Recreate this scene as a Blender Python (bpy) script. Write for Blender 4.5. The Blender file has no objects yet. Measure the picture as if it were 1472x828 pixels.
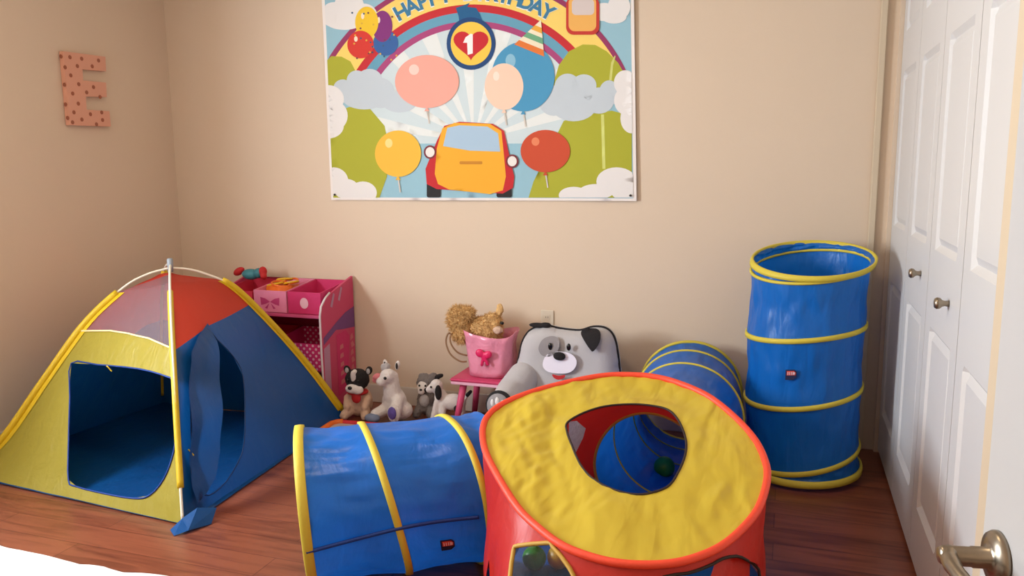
import bpy, bmesh, math, random
from math import sin, cos, pi, radians, sqrt, atan2
from mathutils import Vector, Matrix, noise
from mathutils.geometry import delaunay_2d_cdt
random.seed(7)
S = bpy.context.scene
C = S.collection
PI = pi

# ------------------------------------------------------------------ camera
FPX, CAMH = 1150.0, 1.35
YAW, PITCH, ROLL = radians(19.0), radians(8.7), radians(0.5)
FW = Vector((-sin(YAW)*cos(PITCH), cos(YAW)*cos(PITCH), -sin(PITCH)))
_r = Vector((cos(YAW), sin(YAW), 0)); _u = _r.cross(FW)
RT = _r*cos(ROLL) - _u*sin(ROLL); UP = _u*cos(ROLL) + _r*sin(ROLL)
cam = bpy.data.objects.new('camera', bpy.data.cameras.new('camera')); C.objects.link(cam)
cam.data.sensor_width = 36; cam.data.lens = FPX/1472*36; cam.data.clip_start = .02
m = Matrix((RT, UP, -FW)).transposed().to_4x4(); m.translation = (0, 0, CAMH)
cam.matrix_world = m
S.camera = cam

# ------------------------------------------------------------------ light
S.view_settings.view_transform = 'Standard'; S.view_settings.look = 'None'
S.view_settings.gamma = 1; S.view_settings.use_curve_mapping = False
S.view_settings.exposure = 0.06
w = bpy.data.worlds.new('world'); S.world = w; w.use_nodes = True
w.node_tree.nodes['Background'].inputs[0].default_value = (.75, .85, 1, 1)
w.node_tree.nodes['Background'].inputs[1].default_value = 1.0
def area(name, loc, rot, sx, sy, power, col):
    l = bpy.data.lights.new(name, 'AREA'); l.shape = 'RECTANGLE'; l.size = sx; l.size_y = sy
    l.energy = power; l.color = col
    o = bpy.data.objects.new(name, l); C.objects.link(o); o.location = loc; o.rotation_euler = rot
    return o
area('window_daylight', (-3.66, 1.45, 1.55), (0, radians(-90), 0), 1.0, .95, 152, (.85, .935, 1.0))
area('added_warm_fill', (-1.3, 1.9, 2.66), (0, 0, 0), .4, .4, 13, (1.0, .76, .50))  # added unseen fill, warms the upper part of the room

# ------------------------------------------------------------------ helpers
def lin(c):
    return tuple(((x/255)/12.92 if x/255 <= .04045 else ((x/255+.055)/1.055)**2.4) for x in c) + (1,)
def mat(name, col, rough=.6, metal=0, trans=0, bump=0, bscale=20, stretch=(1, 1, 1), spec=.5, var=0, alpha=1, sheen=0, detail=4, dist=.01, vscale=3, crinkle=0, cscale=6, cst=(1, 1, 1)):
    m = bpy.data.materials.new(name); m.use_nodes = True; nt = m.node_tree; n = nt.nodes; L = nt.links
    b = n['Principled BSDF']; out = n['Material Output']
    c = lin(col); b.inputs['Base Color'].default_value = c
    b.inputs['Roughness'].default_value = rough; b.inputs['Metallic'].default_value = metal
    b.inputs['Specular IOR Level'].default_value = spec
    if sheen: b.inputs['Sheen Weight'].default_value = sheen
    tc = n.new('ShaderNodeTexCoord'); mp = n.new('ShaderNodeMapping'); L.new(tc.outputs['Object'], mp.inputs[0])
    mp.inputs['Scale'].default_value = stretch
    bn = None
    if bump:
        nz = n.new('ShaderNodeTexNoise'); nz.inputs['Scale'].default_value = bscale; nz.inputs['Detail'].default_value = detail
        nz.inputs['Distortion'].default_value = .6
        L.new(mp.outputs[0], nz.inputs['Vector'])
        bn = n.new('ShaderNodeBump'); bn.inputs['Strength'].default_value = bump; bn.inputs['Distance'].default_value = dist
        L.new(nz.outputs['Fac'], bn.inputs['Height']); L.new(bn.outputs[0], b.inputs['Normal'])
    if crinkle:
        m3 = n.new('ShaderNodeMapping'); m3.inputs['Scale'].default_value = cst; m3.inputs['Rotation'].default_value = (.2, .3, .25); L.new(tc.outputs['Object'], m3.inputs[0])
        n3 = n.new('ShaderNodeTexNoise'); n3.noise_type = 'RIDGED_MULTIFRACTAL'; n3.inputs['Scale'].default_value = cscale; n3.inputs['Detail'].default_value = 2.2
        n3.inputs['Distortion'].default_value = .5; L.new(m3.outputs[0], n3.inputs['Vector'])
        b3 = n.new('ShaderNodeBump'); b3.inputs['Strength'].default_value = crinkle; b3.inputs['Distance'].default_value = .01; L.new(n3.outputs['Fac'], b3.inputs['Height'])
        if bn: L.new(bn.outputs[0], b3.inputs['Normal'])
        L.new(b3.outputs[0], b.inputs['Normal']); bn = b3
    src = None
    if var:
        nz2 = n.new('ShaderNodeTexNoise'); nz2.inputs['Scale'].default_value = vscale; L.new(tc.outputs['Object'], nz2.inputs['Vector'])
        mr = n.new('ShaderNodeMapRange'); mr.inputs[3].default_value = 1-var; mr.inputs[4].default_value = 1+var
        L.new(nz2.outputs['Fac'], mr.inputs[0])
        mx = n.new('ShaderNodeMix'); mx.data_type = 'RGBA'; mx.blend_type = 'MULTIPLY'; mx.inputs[0].default_value = 1
        mx.inputs[6].default_value = c; L.new(mr.outputs[0], mx.inputs[7]); L.new(mx.outputs[2], b.inputs['Base Color']); src = mx.outputs[2]
    sh = b.outputs[0]
    if trans:
        t = n.new('ShaderNodeBsdfTranslucent'); t.inputs[0].default_value = c
        if src: L.new(src, t.inputs[0])
        if bn: L.new(bn.outputs[0], t.inputs['Normal'])
        ms = n.new('ShaderNodeMixShader'); ms.inputs[0].default_value = trans
        L.new(sh, ms.inputs[1]); L.new(t.outputs[0], ms.inputs[2]); sh = ms.outputs[0]
    if alpha < 1:
        t = n.new('ShaderNodeBsdfTransparent')
        ms = n.new('ShaderNodeMixShader'); ms.inputs[0].default_value = alpha
        L.new(t.outputs[0], ms.inputs[1]); L.new(sh, ms.inputs[2]); sh = ms.outputs[0]
    L.new(sh, out.inputs[0])
    return m
def onY(x, y, Y):
    d = FW + RT*((x-736)/FPX) - UP*((y-414)/FPX); return Vector((0, 0, CAMH)) + d*(Y/d.y)
def onZ(x, y, z):
    d = FW + RT*((x-736)/FPX) - UP*((y-414)/FPX); return Vector((0, 0, CAMH)) + d*((z-CAMH)/d.z)
def onX(x, y, X):
    d = FW + RT*((x-736)/FPX) - UP*((y-414)/FPX); return Vector((0, 0, CAMH)) + d*(X/d.x)
def onPlane(x, y, z0, y0, k):       # z = z0 + k*(Y-y0)
    d = FW + RT*((x-736)/FPX) - UP*((y-414)/FPX)
    t = (z0 - k*y0 - CAMH)/(d.z - k*d.y); return Vector((0, 0, CAMH)) + d*t
def px(p):
    q = Vector(p) - Vector((0, 0, CAMH)); d = q.dot(FW); return (736+FPX*q.dot(RT)/d, 414-FPX*q.dot(UP)/d)
def mesh_obj(name, verts, faces, m, parent=None, smooth=True, mi=None):
    me = bpy.data.meshes.new(name); me.from_pydata([tuple(v) for v in verts], [], faces)
    ms = m if isinstance(m, (list, tuple)) else [m]
    for k in ms: me.materials.append(k)
    if mi: me.polygons.foreach_set('material_index', mi)
    if smooth: me.polygons.foreach_set('use_smooth', [True]*len(me.polygons))
    me.update()
    o = bpy.data.objects.new(name, me); C.objects.link(o)
    if parent: o.parent = parent
    return o
def bm_obj(name, bm, m, parent=None, smooth=True):
    me = bpy.data.meshes.new(name); bm.to_mesh(me); bm.free()
    for k in (m if isinstance(m, (list, tuple)) else [m]): me.materials.append(k)
    if smooth: me.polygons.foreach_set('use_smooth', [True]*len(me.polygons))
    o = bpy.data.objects.new(name, me); C.objects.link(o)
    if parent: o.parent = parent
    return o
def thing(name, label, cat, loc=(0, 0, 0), rz=0, group=None):
    o = bpy.data.objects.new(name, None); C.objects.link(o); o.location = loc; o.rotation_euler = (0, 0, rz)
    o.empty_display_size = .05
    return tag(o, label, cat, group)
def tag(o, label, cat, group=None):
    o['label'] = label; o['category'] = cat
    if group: o['group'] = group
    return o
def struct(o, label=None, cat=None):
    o['kind'] = 'structure'
    if label: o['label'] = label
    if cat: o['category'] = cat
    return o
def box_bm(bm, lo, hi, bev=0):
    r = bmesh.ops.create_cube(bm, size=1)
    c = [(a+b)/2 for a, b in zip(lo, hi)]; s = [b-a for a, b in zip(lo, hi)]
    for v in r['verts']: v.co = Vector((c[0]+v.co.x*s[0], c[1]+v.co.y*s[1], c[2]+v.co.z*s[2]))
    if bev:
        es = {e for v in r['verts'] for e in v.link_edges}
        bmesh.ops.bevel(bm, geom=list(es), offset=bev, segments=3, affect='EDGES')
def box(name, lo, hi, m, parent=None, bev=0, smooth=False):
    bm = bmesh.new(); box_bm(bm, lo, hi, bev); return bm_obj(name, bm, m, parent, smooth)
def tube_data(pts, r, closed=False, n=10):
    pts = [Vector(p) for p in pts]; N = len(pts); V = []; Fc = []
    up = None
    for i, p in enumerate(pts):
        if closed: t = pts[(i+1) % N]-pts[i-1]
        else: t = pts[min(i+1, N-1)]-pts[max(i-1, 0)]
        t.normalize()
        if up is None:
            up = t.cross(Vector((0, 0, 1)))
            if up.length < .1: up = t.cross(Vector((0, 1, 0)))
        up = (up - t*up.dot(t)).normalized(); s = t.cross(up)
        rr = r[i] if isinstance(r, (list, tuple)) else r
        for k in range(n):
            a = 2*pi*k/n; V.append(p + up*(cos(a)*rr) + s*(sin(a)*rr))
    for i in range(N if closed else N-1):
        j = (i+1) % N
        for k in range(n):
            Fc.append((i*n+k, i*n+(k+1) % n, j*n+(k+1) % n, j*n+k))
    if not closed: Fc += [tuple(range(n))[::-1], tuple((N-1)*n+k for k in range(n))]
    return V, Fc
def tube(name, pts, r, m, parent=None, closed=False, n=10):
    V, Fc = tube_data(pts, r, closed, n); return mesh_obj(name, V, Fc, m, parent)
def smoothline(pts, k=6, closed=False):       # Catmull-Rom
    pts = [Vector(p) for p in pts]; N = len(pts); out = []
    for i in range(N if closed else N-1):
        if closed: a, b, c, d = pts[i-1], pts[i], pts[(i+1) % N], pts[(i+2) % N]
        else: a, b, c, d = pts[max(i-1, 0)], pts[i], pts[i+1], pts[min(i+2, N-1)]
        for q in range(k):
            t = q/k
            out.append(.5*((2*b)+(c-a)*t+(2*a-5*b+4*c-d)*t*t+(3*b-a-3*c+d)*t**3))
    if not closed: out.append(pts[-1])
    return out
def inside(p, poly):
    x, y = p; r = False; j = len(poly)-1
    for i in range(len(poly)):
        xi, yi = poly[i]; xj, yj = poly[j]
        if (yi > y) != (yj > y) and x < (xj-xi)*(y-yi)/(yj-yi)+xi: r = not r
        j = i
    return r
def dens(poly, sp):
    out = []
    for i in range(len(poly)):
        a = poly[i]; b = poly[(i+1) % len(poly)]; d = math.hypot(b[0]-a[0], b[1]-a[1]); k = max(1, int(d/sp))
        for q in range(k): out.append((a[0]+(b[0]-a[0])*q/k, a[1]+(b[1]-a[1])*q/k))
    return out
def cdt(outer, holes, sp):
    loops = [dens(outer, sp)]+[dens(h, sp*.6) for h in holes]
    V = []; Eg = []
    for lp in loops:
        b = len(V); V += lp; Eg += [(b+i, b+(i+1) % len(lp)) for i in range(len(lp))]
    bnd = list(V)
    x0 = min(p[0] for p in outer); x1 = max(p[0] for p in outer); y0 = min(p[1] for p in outer); y1 = max(p[1] for p in outer)
    ny = int((y1-y0)/sp)+1; nx = int((x1-x0)/sp)+1
    for j in range(ny):
        for i in range(nx+1):
            p = (x0+(i+.5*(j % 2))*sp, y0+(j+.5)*sp)
            if inside(p, loops[0]) and not any(inside(p, h) for h in loops[1:]):
                if all((p[0]-q[0])**2+(p[1]-q[1])**2 > (.4*sp)**2 for q in bnd): V.append(p)
    ov, oe, of = delaunay_2d_cdt([Vector(v) for v in V], Eg, [], 0, 1e-7)[:3]
    F2 = []
    for f in of:
        c = (sum(ov[i].x for i in f)/len(f), sum(ov[i].y for i in f)/len(f))
        if inside(c, loops[0]) and not any(inside(c, h) for h in loops[1:]): F2.append(tuple(f))
    return [(v.x, v.y) for v in ov], F2
def panel(name, outer, holes, sp, fn, m, parent=None):
    V, F2 = cdt(outer, holes, sp)
    return mesh_obj(name, [fn(*v) for v in V], F2, m, parent)
def circ(cx, cy, rx, ry=None, n=40, a0=0):
    ry = rx if ry is None else ry
    return [(cx+rx*cos(a0+2*pi*i/n), cy+ry*sin(a0+2*pi*i/n)) for i in range(n)]
def invert(fn, target, ur, vr, it=7, n=14):
    u0, u1 = ur; v0, v1 = vr; best = None
    for k in range(it):
        for i in range(n+1):
            for j in range(n+1):
                u = u0+(u1-u0)*i/n; v = v0+(v1-v0)*j/n; q = px(fn(u, v)); d = (q[0]-target[0])**2+(q[1]-target[1])**2
                if best is None or d < best[0]: best = (d, u, v)
        du = (u1-u0)/n*1.6; dv = (v1-v0)/n*1.6
        u0, u1 = max(ur[0], best[1]-du), min(ur[1], best[1]+du); v0, v1 = max(vr[0], best[2]-dv), min(vr[1], best[2]+dv)
    return best[1], best[2]
def ell(bm, c, r, rot=None, seg=20):
    q = bmesh.ops.create_uvsphere(bm, u_segments=seg, v_segments=seg//2+2, radius=1)
    M = (rot.to_matrix() if rot else Matrix.Identity(3))
    for v in q['verts']: v.co = M @ Vector((v.co.x*r[0], v.co.y*r[1], v.co.z*r[2])) + Vector(c)
def ellipsoid(name, c, r, m, parent, rot=None, seg=20):
    bm = bmesh.new(); ell(bm, c, r, rot, seg); return bm_obj(name, bm, m, parent)
from mathutils import Euler
def blob(name, prims, m, parent=None, voxel=.006, fuzz=0, smooth=4):
    """one continuous skin round a set of ellipsoids ('e',c,r[,euler]) and tapered limbs ('c',p0,r0,p1,r1)"""
    bm = bmesh.new()
    for p in prims:
        if p[0] == 'e': ell(bm, p[1], p[2], Euler(p[3]) if len(p) > 3 else None, 16)
        else:
            a, b = Vector(p[1]), Vector(p[3]); k = max(3, int((b-a).length/(min(p[2], p[4])*.45))+1)
            for i in range(k+1):
                t = i/k; rr = p[2]+(p[4]-p[2])*t; ell(bm, a.lerp(b, t), (rr, rr, rr), None, 14)
    me = bpy.data.meshes.new('tmp'); bm.to_mesh(me); bm.free(); t = bpy.data.objects.new('tmp', me); C.objects.link(t)
    r = t.modifiers.new('r', 'REMESH'); r.mode = 'VOXEL'; r.voxel_size = voxel
    s = t.modifiers.new('s', 'SMOOTH'); s.iterations = smooth; s.factor = .5
    dg = bpy.context.evaluated_depsgraph_get(); me2 = bpy.data.meshes.new_from_object(t.evaluated_get(dg))
    bpy.data.objects.remove(t); bpy.data.meshes.remove(me)
    me2.materials.clear()
    me2.materials.append(m); me2.name = name
    if fuzz:
        for v, nn in zip(me2.vertices, [q.normal.copy() for q in me2.vertices]):
            v.co = v.co + nn*(noise.noise(v.co*90)*fuzz + noise.noise(v.co*40)*fuzz*.8)
    me2.polygons.foreach_set('use_smooth', [True]*len(me2.polygons))
    o = bpy.data.objects.new(name, me2); C.objects.link(o)
    if parent: o.parent = parent
    return o
def lathe(name, prof, m, parent=None, loc=(0, 0, 0), axis=None, n=28):
    V = []; Fc = []
    q = Vector((0, 0, 1)).rotation_difference(Vector(axis)) if axis else None
    for r, z in prof:
        for k in range(n):
            a = 2*pi*k/n; v = Vector((r*cos(a), r*sin(a), z))
            if q: v = q @ v
            V.append(v+Vector(loc))
    for i in range(len(prof)-1):
        for k in range(n): Fc.append((i*n+k, i*n+(k+1) % n, (i+1)*n+(k+1) % n, (i+1)*n+k))
    Fc.append(tuple(range(n))[::-1]); Fc.append(tuple((len(prof)-1)*n+k for k in range(n)))
    o = mesh_obj(name, V, Fc, m, parent)
    return o

def tufts(o, n, L_, m, seed=1, sd=.0012):
    rnd = random.Random(seed); me = o.data; ps = list(me.polygons); V = []; Fc = []
    nz = Vector((0, 0, 0))
    for k in range(n):
        p = ps[rnd.randrange(len(ps))]; c = p.center; nn = p.normal
        d = (nn + Vector((rnd.uniform(-.7, .7), rnd.uniform(-.7, .7), rnd.uniform(-1.0, .3)))).normalized()*(L_*rnd.uniform(.6, 1.3))
        s_ = d.cross(nn+Vector((.01, .02, .03))).normalized()*sd; b = len(V)
        V += [c-s_, c+s_, c+d*.6+s_*.6+nn*.002, c+d*.6-s_*.6+nn*.002, c+d]
        Fc += [(b, b+1, b+2, b+3), (b+3, b+2, b+4)]
    t = mesh_obj('fur', V, Fc, m, o, False); t['kind'] = 'stuff'; return t

# ------------------------------------------------------------------ materials
M = {}
M['wall'] = mat('wall_paint', (222, 201, 178), .85, bump=.12, bscale=60, dist=.003, var=.02)
M['ceil'] = mat('ceiling_paint', (205, 192, 175), .9)
M['white'] = mat('white_gloss_paint', (213, 212, 212), .38)
M['trimw'] = mat('white_trim_paint', (214, 206, 196), .5)
M['cream'] = mat('cream_casing_paint', (212, 194, 168), .55)
M['nickel'] = mat('brushed_nickel', (150, 138, 122), .3, metal=.9)
M['glass'] = mat('window_glass', (240, 245, 250), .05, alpha=.12)
M['bed'] = mat('white_bed_linen', (240, 240, 242), .85, bump=.3, bscale=14, dist=.01)
M['wood'] = mat('bed_wood', (120, 85, 60), .5)
M['blue'] = mat('blue_nylon', (26, 116, 216), .36, crinkle=.6, cscale=2.6, cst=(.7, .7, 3.2), trans=.30, bump=.55, bscale=9, stretch=(1, 1, .45), dist=.014, detail=6, var=.06)
M['blue_v'] = mat('blue_nylon_upright', (20, 116, 210), .33, crinkle=.7, cscale=5, cst=(2.4, 2.4, .7), trans=.30, bump=.6, bscale=11, stretch=(1.6, 1.6, .4), dist=.012, detail=6, var=.06)
M['blue_tent'] = mat('blue_tent_nylon', (14, 86, 156), .38, crinkle=.5, cscale=4, cst=(1, 1, .8), trans=.35, bump=.5, bscale=8, stretch=(1.5, 1.5, .6), dist=.012, detail=5, var=.12)
M['blue_dark'] = mat('dark_blue_seam', (8, 56, 140), .6)
M['yband'] = mat('yellow_binding', (226, 205, 72), .6, trans=.12, bump=.3, bscale=60, dist=.003)
M['ytent'] = mat('yellow_tent_nylon', (186, 168, 62), .42, crinkle=.4, cscale=5, cst=(1.6, 1.6, .5), trans=.35, bump=.6, bscale=9, stretch=(1.6, 1.6, .5), dist=.012, detail=6, var=.06)
M['ysleeve'] = mat('yellow_pole_sleeve', (228, 192, 34), .5, trans=.15, bump=.3, bscale=30, dist=.004)
M['ytop'] = mat('yellow_hut_nylon', (222, 196, 66), .28, crinkle=1.0, cscale=5, cst=(2.4, .9, 1), trans=.25, bump=.55, bscale=7, stretch=(1.8, .6, 1), dist=.014, detail=2.5, var=.06)
M['red_tent'] = mat('red_tent_nylon', (214, 62, 40), .5, trans=.4, bump=.3, bscale=8, dist=.01, var=.05)
M['red_hut'] = mat('red_hut_nylon', (206, 44, 32), .4, crinkle=.4, cscale=3.5, cst=(1.5, 1.5, .6), trans=.3, bump=.5, bscale=7, dist=.014, detail=5, var=.06)
M['red_bind'] = mat('red_orange_binding', (236, 72, 44), .5, bump=.4, bscale=60, dist=.003)
M['dark_bind'] = mat('dark_binding', (40, 22, 16), .7)
M['olive_bind'] = mat('ochre_binding', (190, 150, 60), .6)
M['mesh_white'] = mat('white_mesh_cloth', (244, 214, 222), .7, trans=.5, alpha=.30, bump=.3, bscale=8, dist=.01)
M['netting'] = mat('grey_netting', (90, 92, 98), .6, trans=.3, alpha=.22, bump=.5, bscale=40)
M['pole'] = mat('white_fibreglass_pole', (235, 228, 210), .45)
M['pink'] = mat('pink_board', (206, 66, 110), .5)
M['pinkd'] = mat('magenta_board', (160, 26, 62), .6)
M['pinkl'] = mat('pale_pink_cloth', (236, 140, 176), .7, bump=.2, bscale=30)
M['pinkb'] = mat('hot_pink_cloth', (210, 48, 110), .65, bump=.2, bscale=30)
M['redcloth'] = mat('red_pink_cloth', (210, 44, 76), .7, bump=.3, bscale=30)
M['edge_white'] = mat('white_edge_trim', (235, 225, 232), .5)
M['purple'] = mat('purple_print', (120, 70, 130), .6)
M['lilac'] = mat('lilac_print', (190, 140, 170), .6)
M['satin'] = mat('pink_satin', (244, 156, 182), .22, trans=.15, bump=.9, bscale=9, dist=.02, detail=3)
M['bow'] = mat('magenta_ribbon', (222, 32, 96), .4, bump=.3, bscale=30)
M['brownh'] = mat('brown_cord', (150, 115, 82), .7)
M['furw'] = mat('white_plush', (236, 230, 228), .95, bump=.7, bscale=140, dist=.006, sheen=.3)
M['furb'] = mat('black_plush', (32, 28, 30), .95, bump=.7, bscale=140, dist=.006)
M['furg'] = mat('grey_plush', (128, 122, 122), .95, bump=.9, bscale=110, dist=.008, var=.25, vscale=40)
M['furlg'] = mat('light_grey_plush', (186, 182, 184), .95, bump=.3, bscale=180, dist=.004, sheen=.3)
M['furmg'] = mat('mid_grey_plush', (146, 140, 142), .95, bump=.3, bscale=180, dist=.004)
M['furt'] = mat('tan_plush', (214, 180, 156), .95, bump=.6, bscale=120, dist=.006)
M['gold'] = mat('golden_fur', (222, 178, 118), .9, bump=1, bscale=90, dist=.012, stretch=(1, 1, .4), var=.3, vscale=35)
M['furp'] = mat('pink_plush', (226, 132, 140), .9, bump=.6, bscale=120, dist=.006)
M['eye'] = mat('black_bead', (12, 12, 14), .15)
M['redp'] = mat('red_felt', (190, 30, 34), .7)
M['violet'] = mat('violet_felt', (96, 78, 158), .7, var=.4, vscale=60)
M['bluegrey'] = mat('blue_grey_felt', (128, 142, 172), .8)
M['outlet'] = mat('outlet_plastic', (226, 214, 196), .4)
M['slot'] = mat('dark_slot', (40, 36, 34), .6)
M['teal'] = mat('teal_plastic', (60, 130, 142), .5)
M['orange'] = mat('orange_plastic', (232, 110, 30), .4)
M['greenball'] = mat('green_plastic', (56, 150, 44), .35)
M['yellowball'] = mat('yellow_plastic', (222, 176, 30), .35)
M['blueball'] = mat('blue_plastic', (40, 90, 190), .35)
M['tray'] = mat('grey_board', (190, 180, 178), .6)

# laminate floor: planks along X
def floor_mat():
    m = bpy.data.materials.new('red_brown_laminate'); m.use_nodes = True; nt = m.node_tree; n = nt.nodes; L = nt.links
    b = n['Principled BSDF']; tc = n.new('ShaderNodeTexCoord')
    br = n.new('ShaderNodeTexBrick'); L.new(tc.outputs['Object'], br.inputs['Vector'])
    br.inputs['Color1'].default_value = (.45, .45, .45, 1); br.inputs['Color2'].default_value = (.62, .62, .62, 1)
    br.inputs['Mortar'].default_value = (.22, .22, .22, 1)
    br.inputs['Scale'].default_value = 1; br.inputs['Mortar Size'].default_value = .0015
    br.inputs['Brick Width'].default_value = 1.2; br.inputs['Row Height'].default_value = .13
    br.offset = .37
    mp = n.new('ShaderNodeMapping'); mp.inputs['Scale'].default_value = (.9, 9, 1); L.new(tc.outputs['Object'], mp.inputs[0])
    nz = n.new('ShaderNodeTexNoise'); nz.inputs['Scale'].default_value = 3; nz.inputs['Detail'].default_value = 6; nz.inputs['Distortion'].default_value = 1.0
    L.new(mp.outputs[0], nz.inputs['Vector'])
    ad = n.new('ShaderNodeMath'); ad.operation = 'MULTIPLY_ADD'; ad.inputs[1].default_value = .8
    L.new(nz.outputs['Fac'], ad.inputs[0]); L.new(br.outputs['Color'], ad.inputs[2])
    cr = n.new('ShaderNodeValToRGB'); e = cr.color_ramp.elements
    e[0].position = .35; e[0].color = lin((50, 21, 14)); e[1].position = 1.2 if False else 1.0; e[1].color = lin((136, 76, 53))
    k = cr.color_ramp.elements.new(.72); k.color = lin((95, 46, 31))
    L.new(ad.outputs[0], cr.inputs[0]); L.new(cr.outputs[0], b.inputs['Base Color'])
    b.inputs['Roughness'].default_value = .32
    return m
M['floor'] = floor_mat(); M['door'] = mat('grey_white_door_paint', (188, 187, 188), .45)

# ------------------------------------------------------------------ room
XL, XR, YB, YF, ZC = -3.54, .43, 4.0, -.4, 2.7
struct(box('floor', (XL-.15, YF-.15, -.1), (1.3, YB+.15, 0), M['floor']))
struct(box('ceiling', (XL-.15, YF-.15, ZC), (1.3, YB+.15, ZC+.1), M['ceil']))
struct(box('wall_back', (XL-.15, YB, 0), (1.3, YB+.15, ZC), M['wall']))
struct(box('wall_front', (XL-.15, YF-.15, 0), (1.3, YF, ZC), M['wall']))
# left wall with a window opening near the camera
WY0, WY1, WZ0, WZ1 = .95, 1.95, .95, 2.15
bm = bmesh.new()
for lo, hi in (((XL-.15, YF, 0), (XL, WY0, ZC)), ((XL-.15, WY1, 0), (XL, YB, ZC)), ((XL-.15, WY0, 0), (XL, WY1, WZ0)), ((XL-.15, WY0, WZ1), (XL, WY1, ZC))):
    box_bm(bm, lo, hi)
struct(bm_obj('wall_left', bm, M['wall'], smooth=False))
wn = bmesh.new()
for lo, hi in (((XL-.05, WY0, WZ0), (XL+.02, WY0+.05, WZ1)), ((XL-.05, WY1-.05, WZ0), (XL+.02, WY1, WZ1)), ((XL-.05, WY0, WZ0), (XL+.02, WY1, WZ0+.05)),
               ((XL-.05, WY0, WZ1-.05), (XL+.02, WY1, WZ1)), ((XL-.04, WY0, 1.53), (XL, WY1, 1.57))):
    box_bm(wn, lo, hi)
wo = struct(bm_obj('window_1', wn, M['white'], smooth=False))
# right wall: closet opening Y 2.03..3.97, z<2.38
CY0, CY1, CZ = 1.84, 3.97, 2.38
bm = bmesh.new()
box_bm(bm, (XR, YF, 0), (XR+.12, CY0, ZC)); box_bm(bm, (XR, CY0, CZ), (XR+.12, YB, ZC)); box_bm(bm, (XR, CY1, 0), (XR+.12, YB, CZ))
struct(bm_obj('wall_right', bm, M['wall'], smooth=False))
struct(box('wall_closet', (1.15, YF, 0), (1.3, YB, ZC), M['wall']))
# casing strip between closet and near wall
struct(box('trim_1', (XR-.012, 1.74, 0), (XR+.003, 1.89, CZ), M['cream'], bev=.004))
struct(box('trim_2', (.352, YB-.022, .0), (.382, YB, ZC), M['cream'], bev=.004))
bm = bmesh.new(); box_bm(bm, (XL, YB-.015, 0), (.352, YB, .105), .003); struct(bm_obj('baseboard_back', bm, M['trimw'], smooth=False))
bm = bmesh.new(); box_bm(bm, (XL, YF, 0), (XL+.015, YB-.015, .105), .003); struct(bm_obj('baseboard_left', bm, M['trimw'], smooth=False))

# bifold closet leaves: raised-panel boards
def leaf(n_, y0, y1, knob_y=None, kz=.955):
    z0, z1 = .018, CZ-.02
    rows = [(.21, .83), (1.075, 1.735), (1.90, 2.20)]
    mY = .085 if (y1-y0) < .6 else .12
    xs = .447
    V = []; Fc = []
    ys = [y0, y0+mY, y0+mY+.018, y0+mY+.036, y1-mY-.036, y1-mY-.018, y1-mY, y1]
    zs = [z0]
    for a, b in rows: zs += [a, a+.018, a+.04, b-.04, b-.018, b]
    zs.append(z1)
    def depth(i, j):
        q = (j-1) % 6 if 1 <= j <= 6*len(rows) else None
        if q is None or i in (0, 7): return 0
        dj = min(q, 5-q); di = min(i-1, 6-i)
        d = min(dj, di); return (0, .013, .004)[d]
    for j, z in enumerate(zs):
        for i, y in enumerate(ys): V.append((xs+depth(i, j), y, z))
    nx = len(ys)
    for j in range(len(zs)-1):
        for i in range(nx-1): Fc.append((j*nx+i, j*nx+i+1, (j+1)*nx+i+1, (j+1)*nx+i)[::-1])
    b = len(V)
    V += [(xs+.03, y0, z0), (xs+.03, y1, z0), (xs+.03, y1, z1), (xs+.03, y0, z1)]
    tl = (len(zs)-1)*nx
    Fc += [(b, b+1, b+2, b+3), (b, b+3, tl, *[k*nx for k in range(len(zs)-2, -1, -1)]), (b+1, *[k*nx+nx-1 for k in range(len(zs))], b+2)[::1],
           tuple([b, *[i for i in range(nx)], b+1]), tuple([b+3, *[tl+i for i in range(nx)], b+2])]
    o = struct(mesh_obj('door_%d' % n_, V, Fc, M['white'], smooth=False))
    if knob_y:
        k = lathe('door_knob', [(.009, 0), (.008, .012), (.010, .018), (.016, .024), (.017, .032), (.013, .038), (.004, .040)], M['nickel'], o, (xs, knob_y, kz), (-1, 0, 0))
    return o
wl = .53
leaf(1, CY1-wl+.003, CY1-.003); leaf(2, CY1-2*wl+.003, CY1-wl-.003, 3.06, .968)
leaf(3, CY1-3*wl+.003, CY1-2*wl-.003, 2.53, .95); leaf(4, CY0+.003, CY1-3*wl-.003)

# open bedroom door swung against the right side, lever handle
P0 = Vector((0, 0, CAMH)) + (FW + RT*((1437-736)/FPX) - UP*((803-414)/FPX))*.93
TD = Vector((sin(radians(170)), cos(radians(170)), 0)); ND = Vector((-cos(radians(10)), -sin(radians(10)), 0))
def dpt(t, n_, z): return P0.xy.to_3d() + TD*t + ND*n_ + Vector((0, 0, z))
bm = bmesh.new()
eb = -.047; el_ = .70
def dbox(bm, t0, t1, n0, n1, z0, z1, bev=0):
    r = bmesh.ops.create_cube(bm, size=1)
    for v in r['verts']: v.co = dpt(t0+(v.co.x+.5)*(t1-t0), n0+(v.co.y+.5)*(n1-n0), z0+(v.co.z+.5)*(z1-z0))
    if bev:
        es = {e for v in r['verts'] for e in v.link_edges}; bmesh.ops.bevel(bm, geom=list(es), offset=bev, segments=3, affect='EDGES')
dbox(bm, eb+.05, el_-.05, -.030, -.009, .10, 2.0)
dbox(bm, eb, eb+.1, -.035, 0, .012, 2.05); dbox(bm, el_-.1, el_, -.035, 0, .012, 2.05); dbox(bm, .28, .37, -.035, 0, .012, 2.05)
for a, b in ((.012, .22), (.80, .98), (1.58, 1.70), (1.93, 2.05)): [dbox(bm, t0, t1, -.035, 0, a, b) for t0, t1 in ((eb+.1, .28), (.37, el_-.1))]
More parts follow.
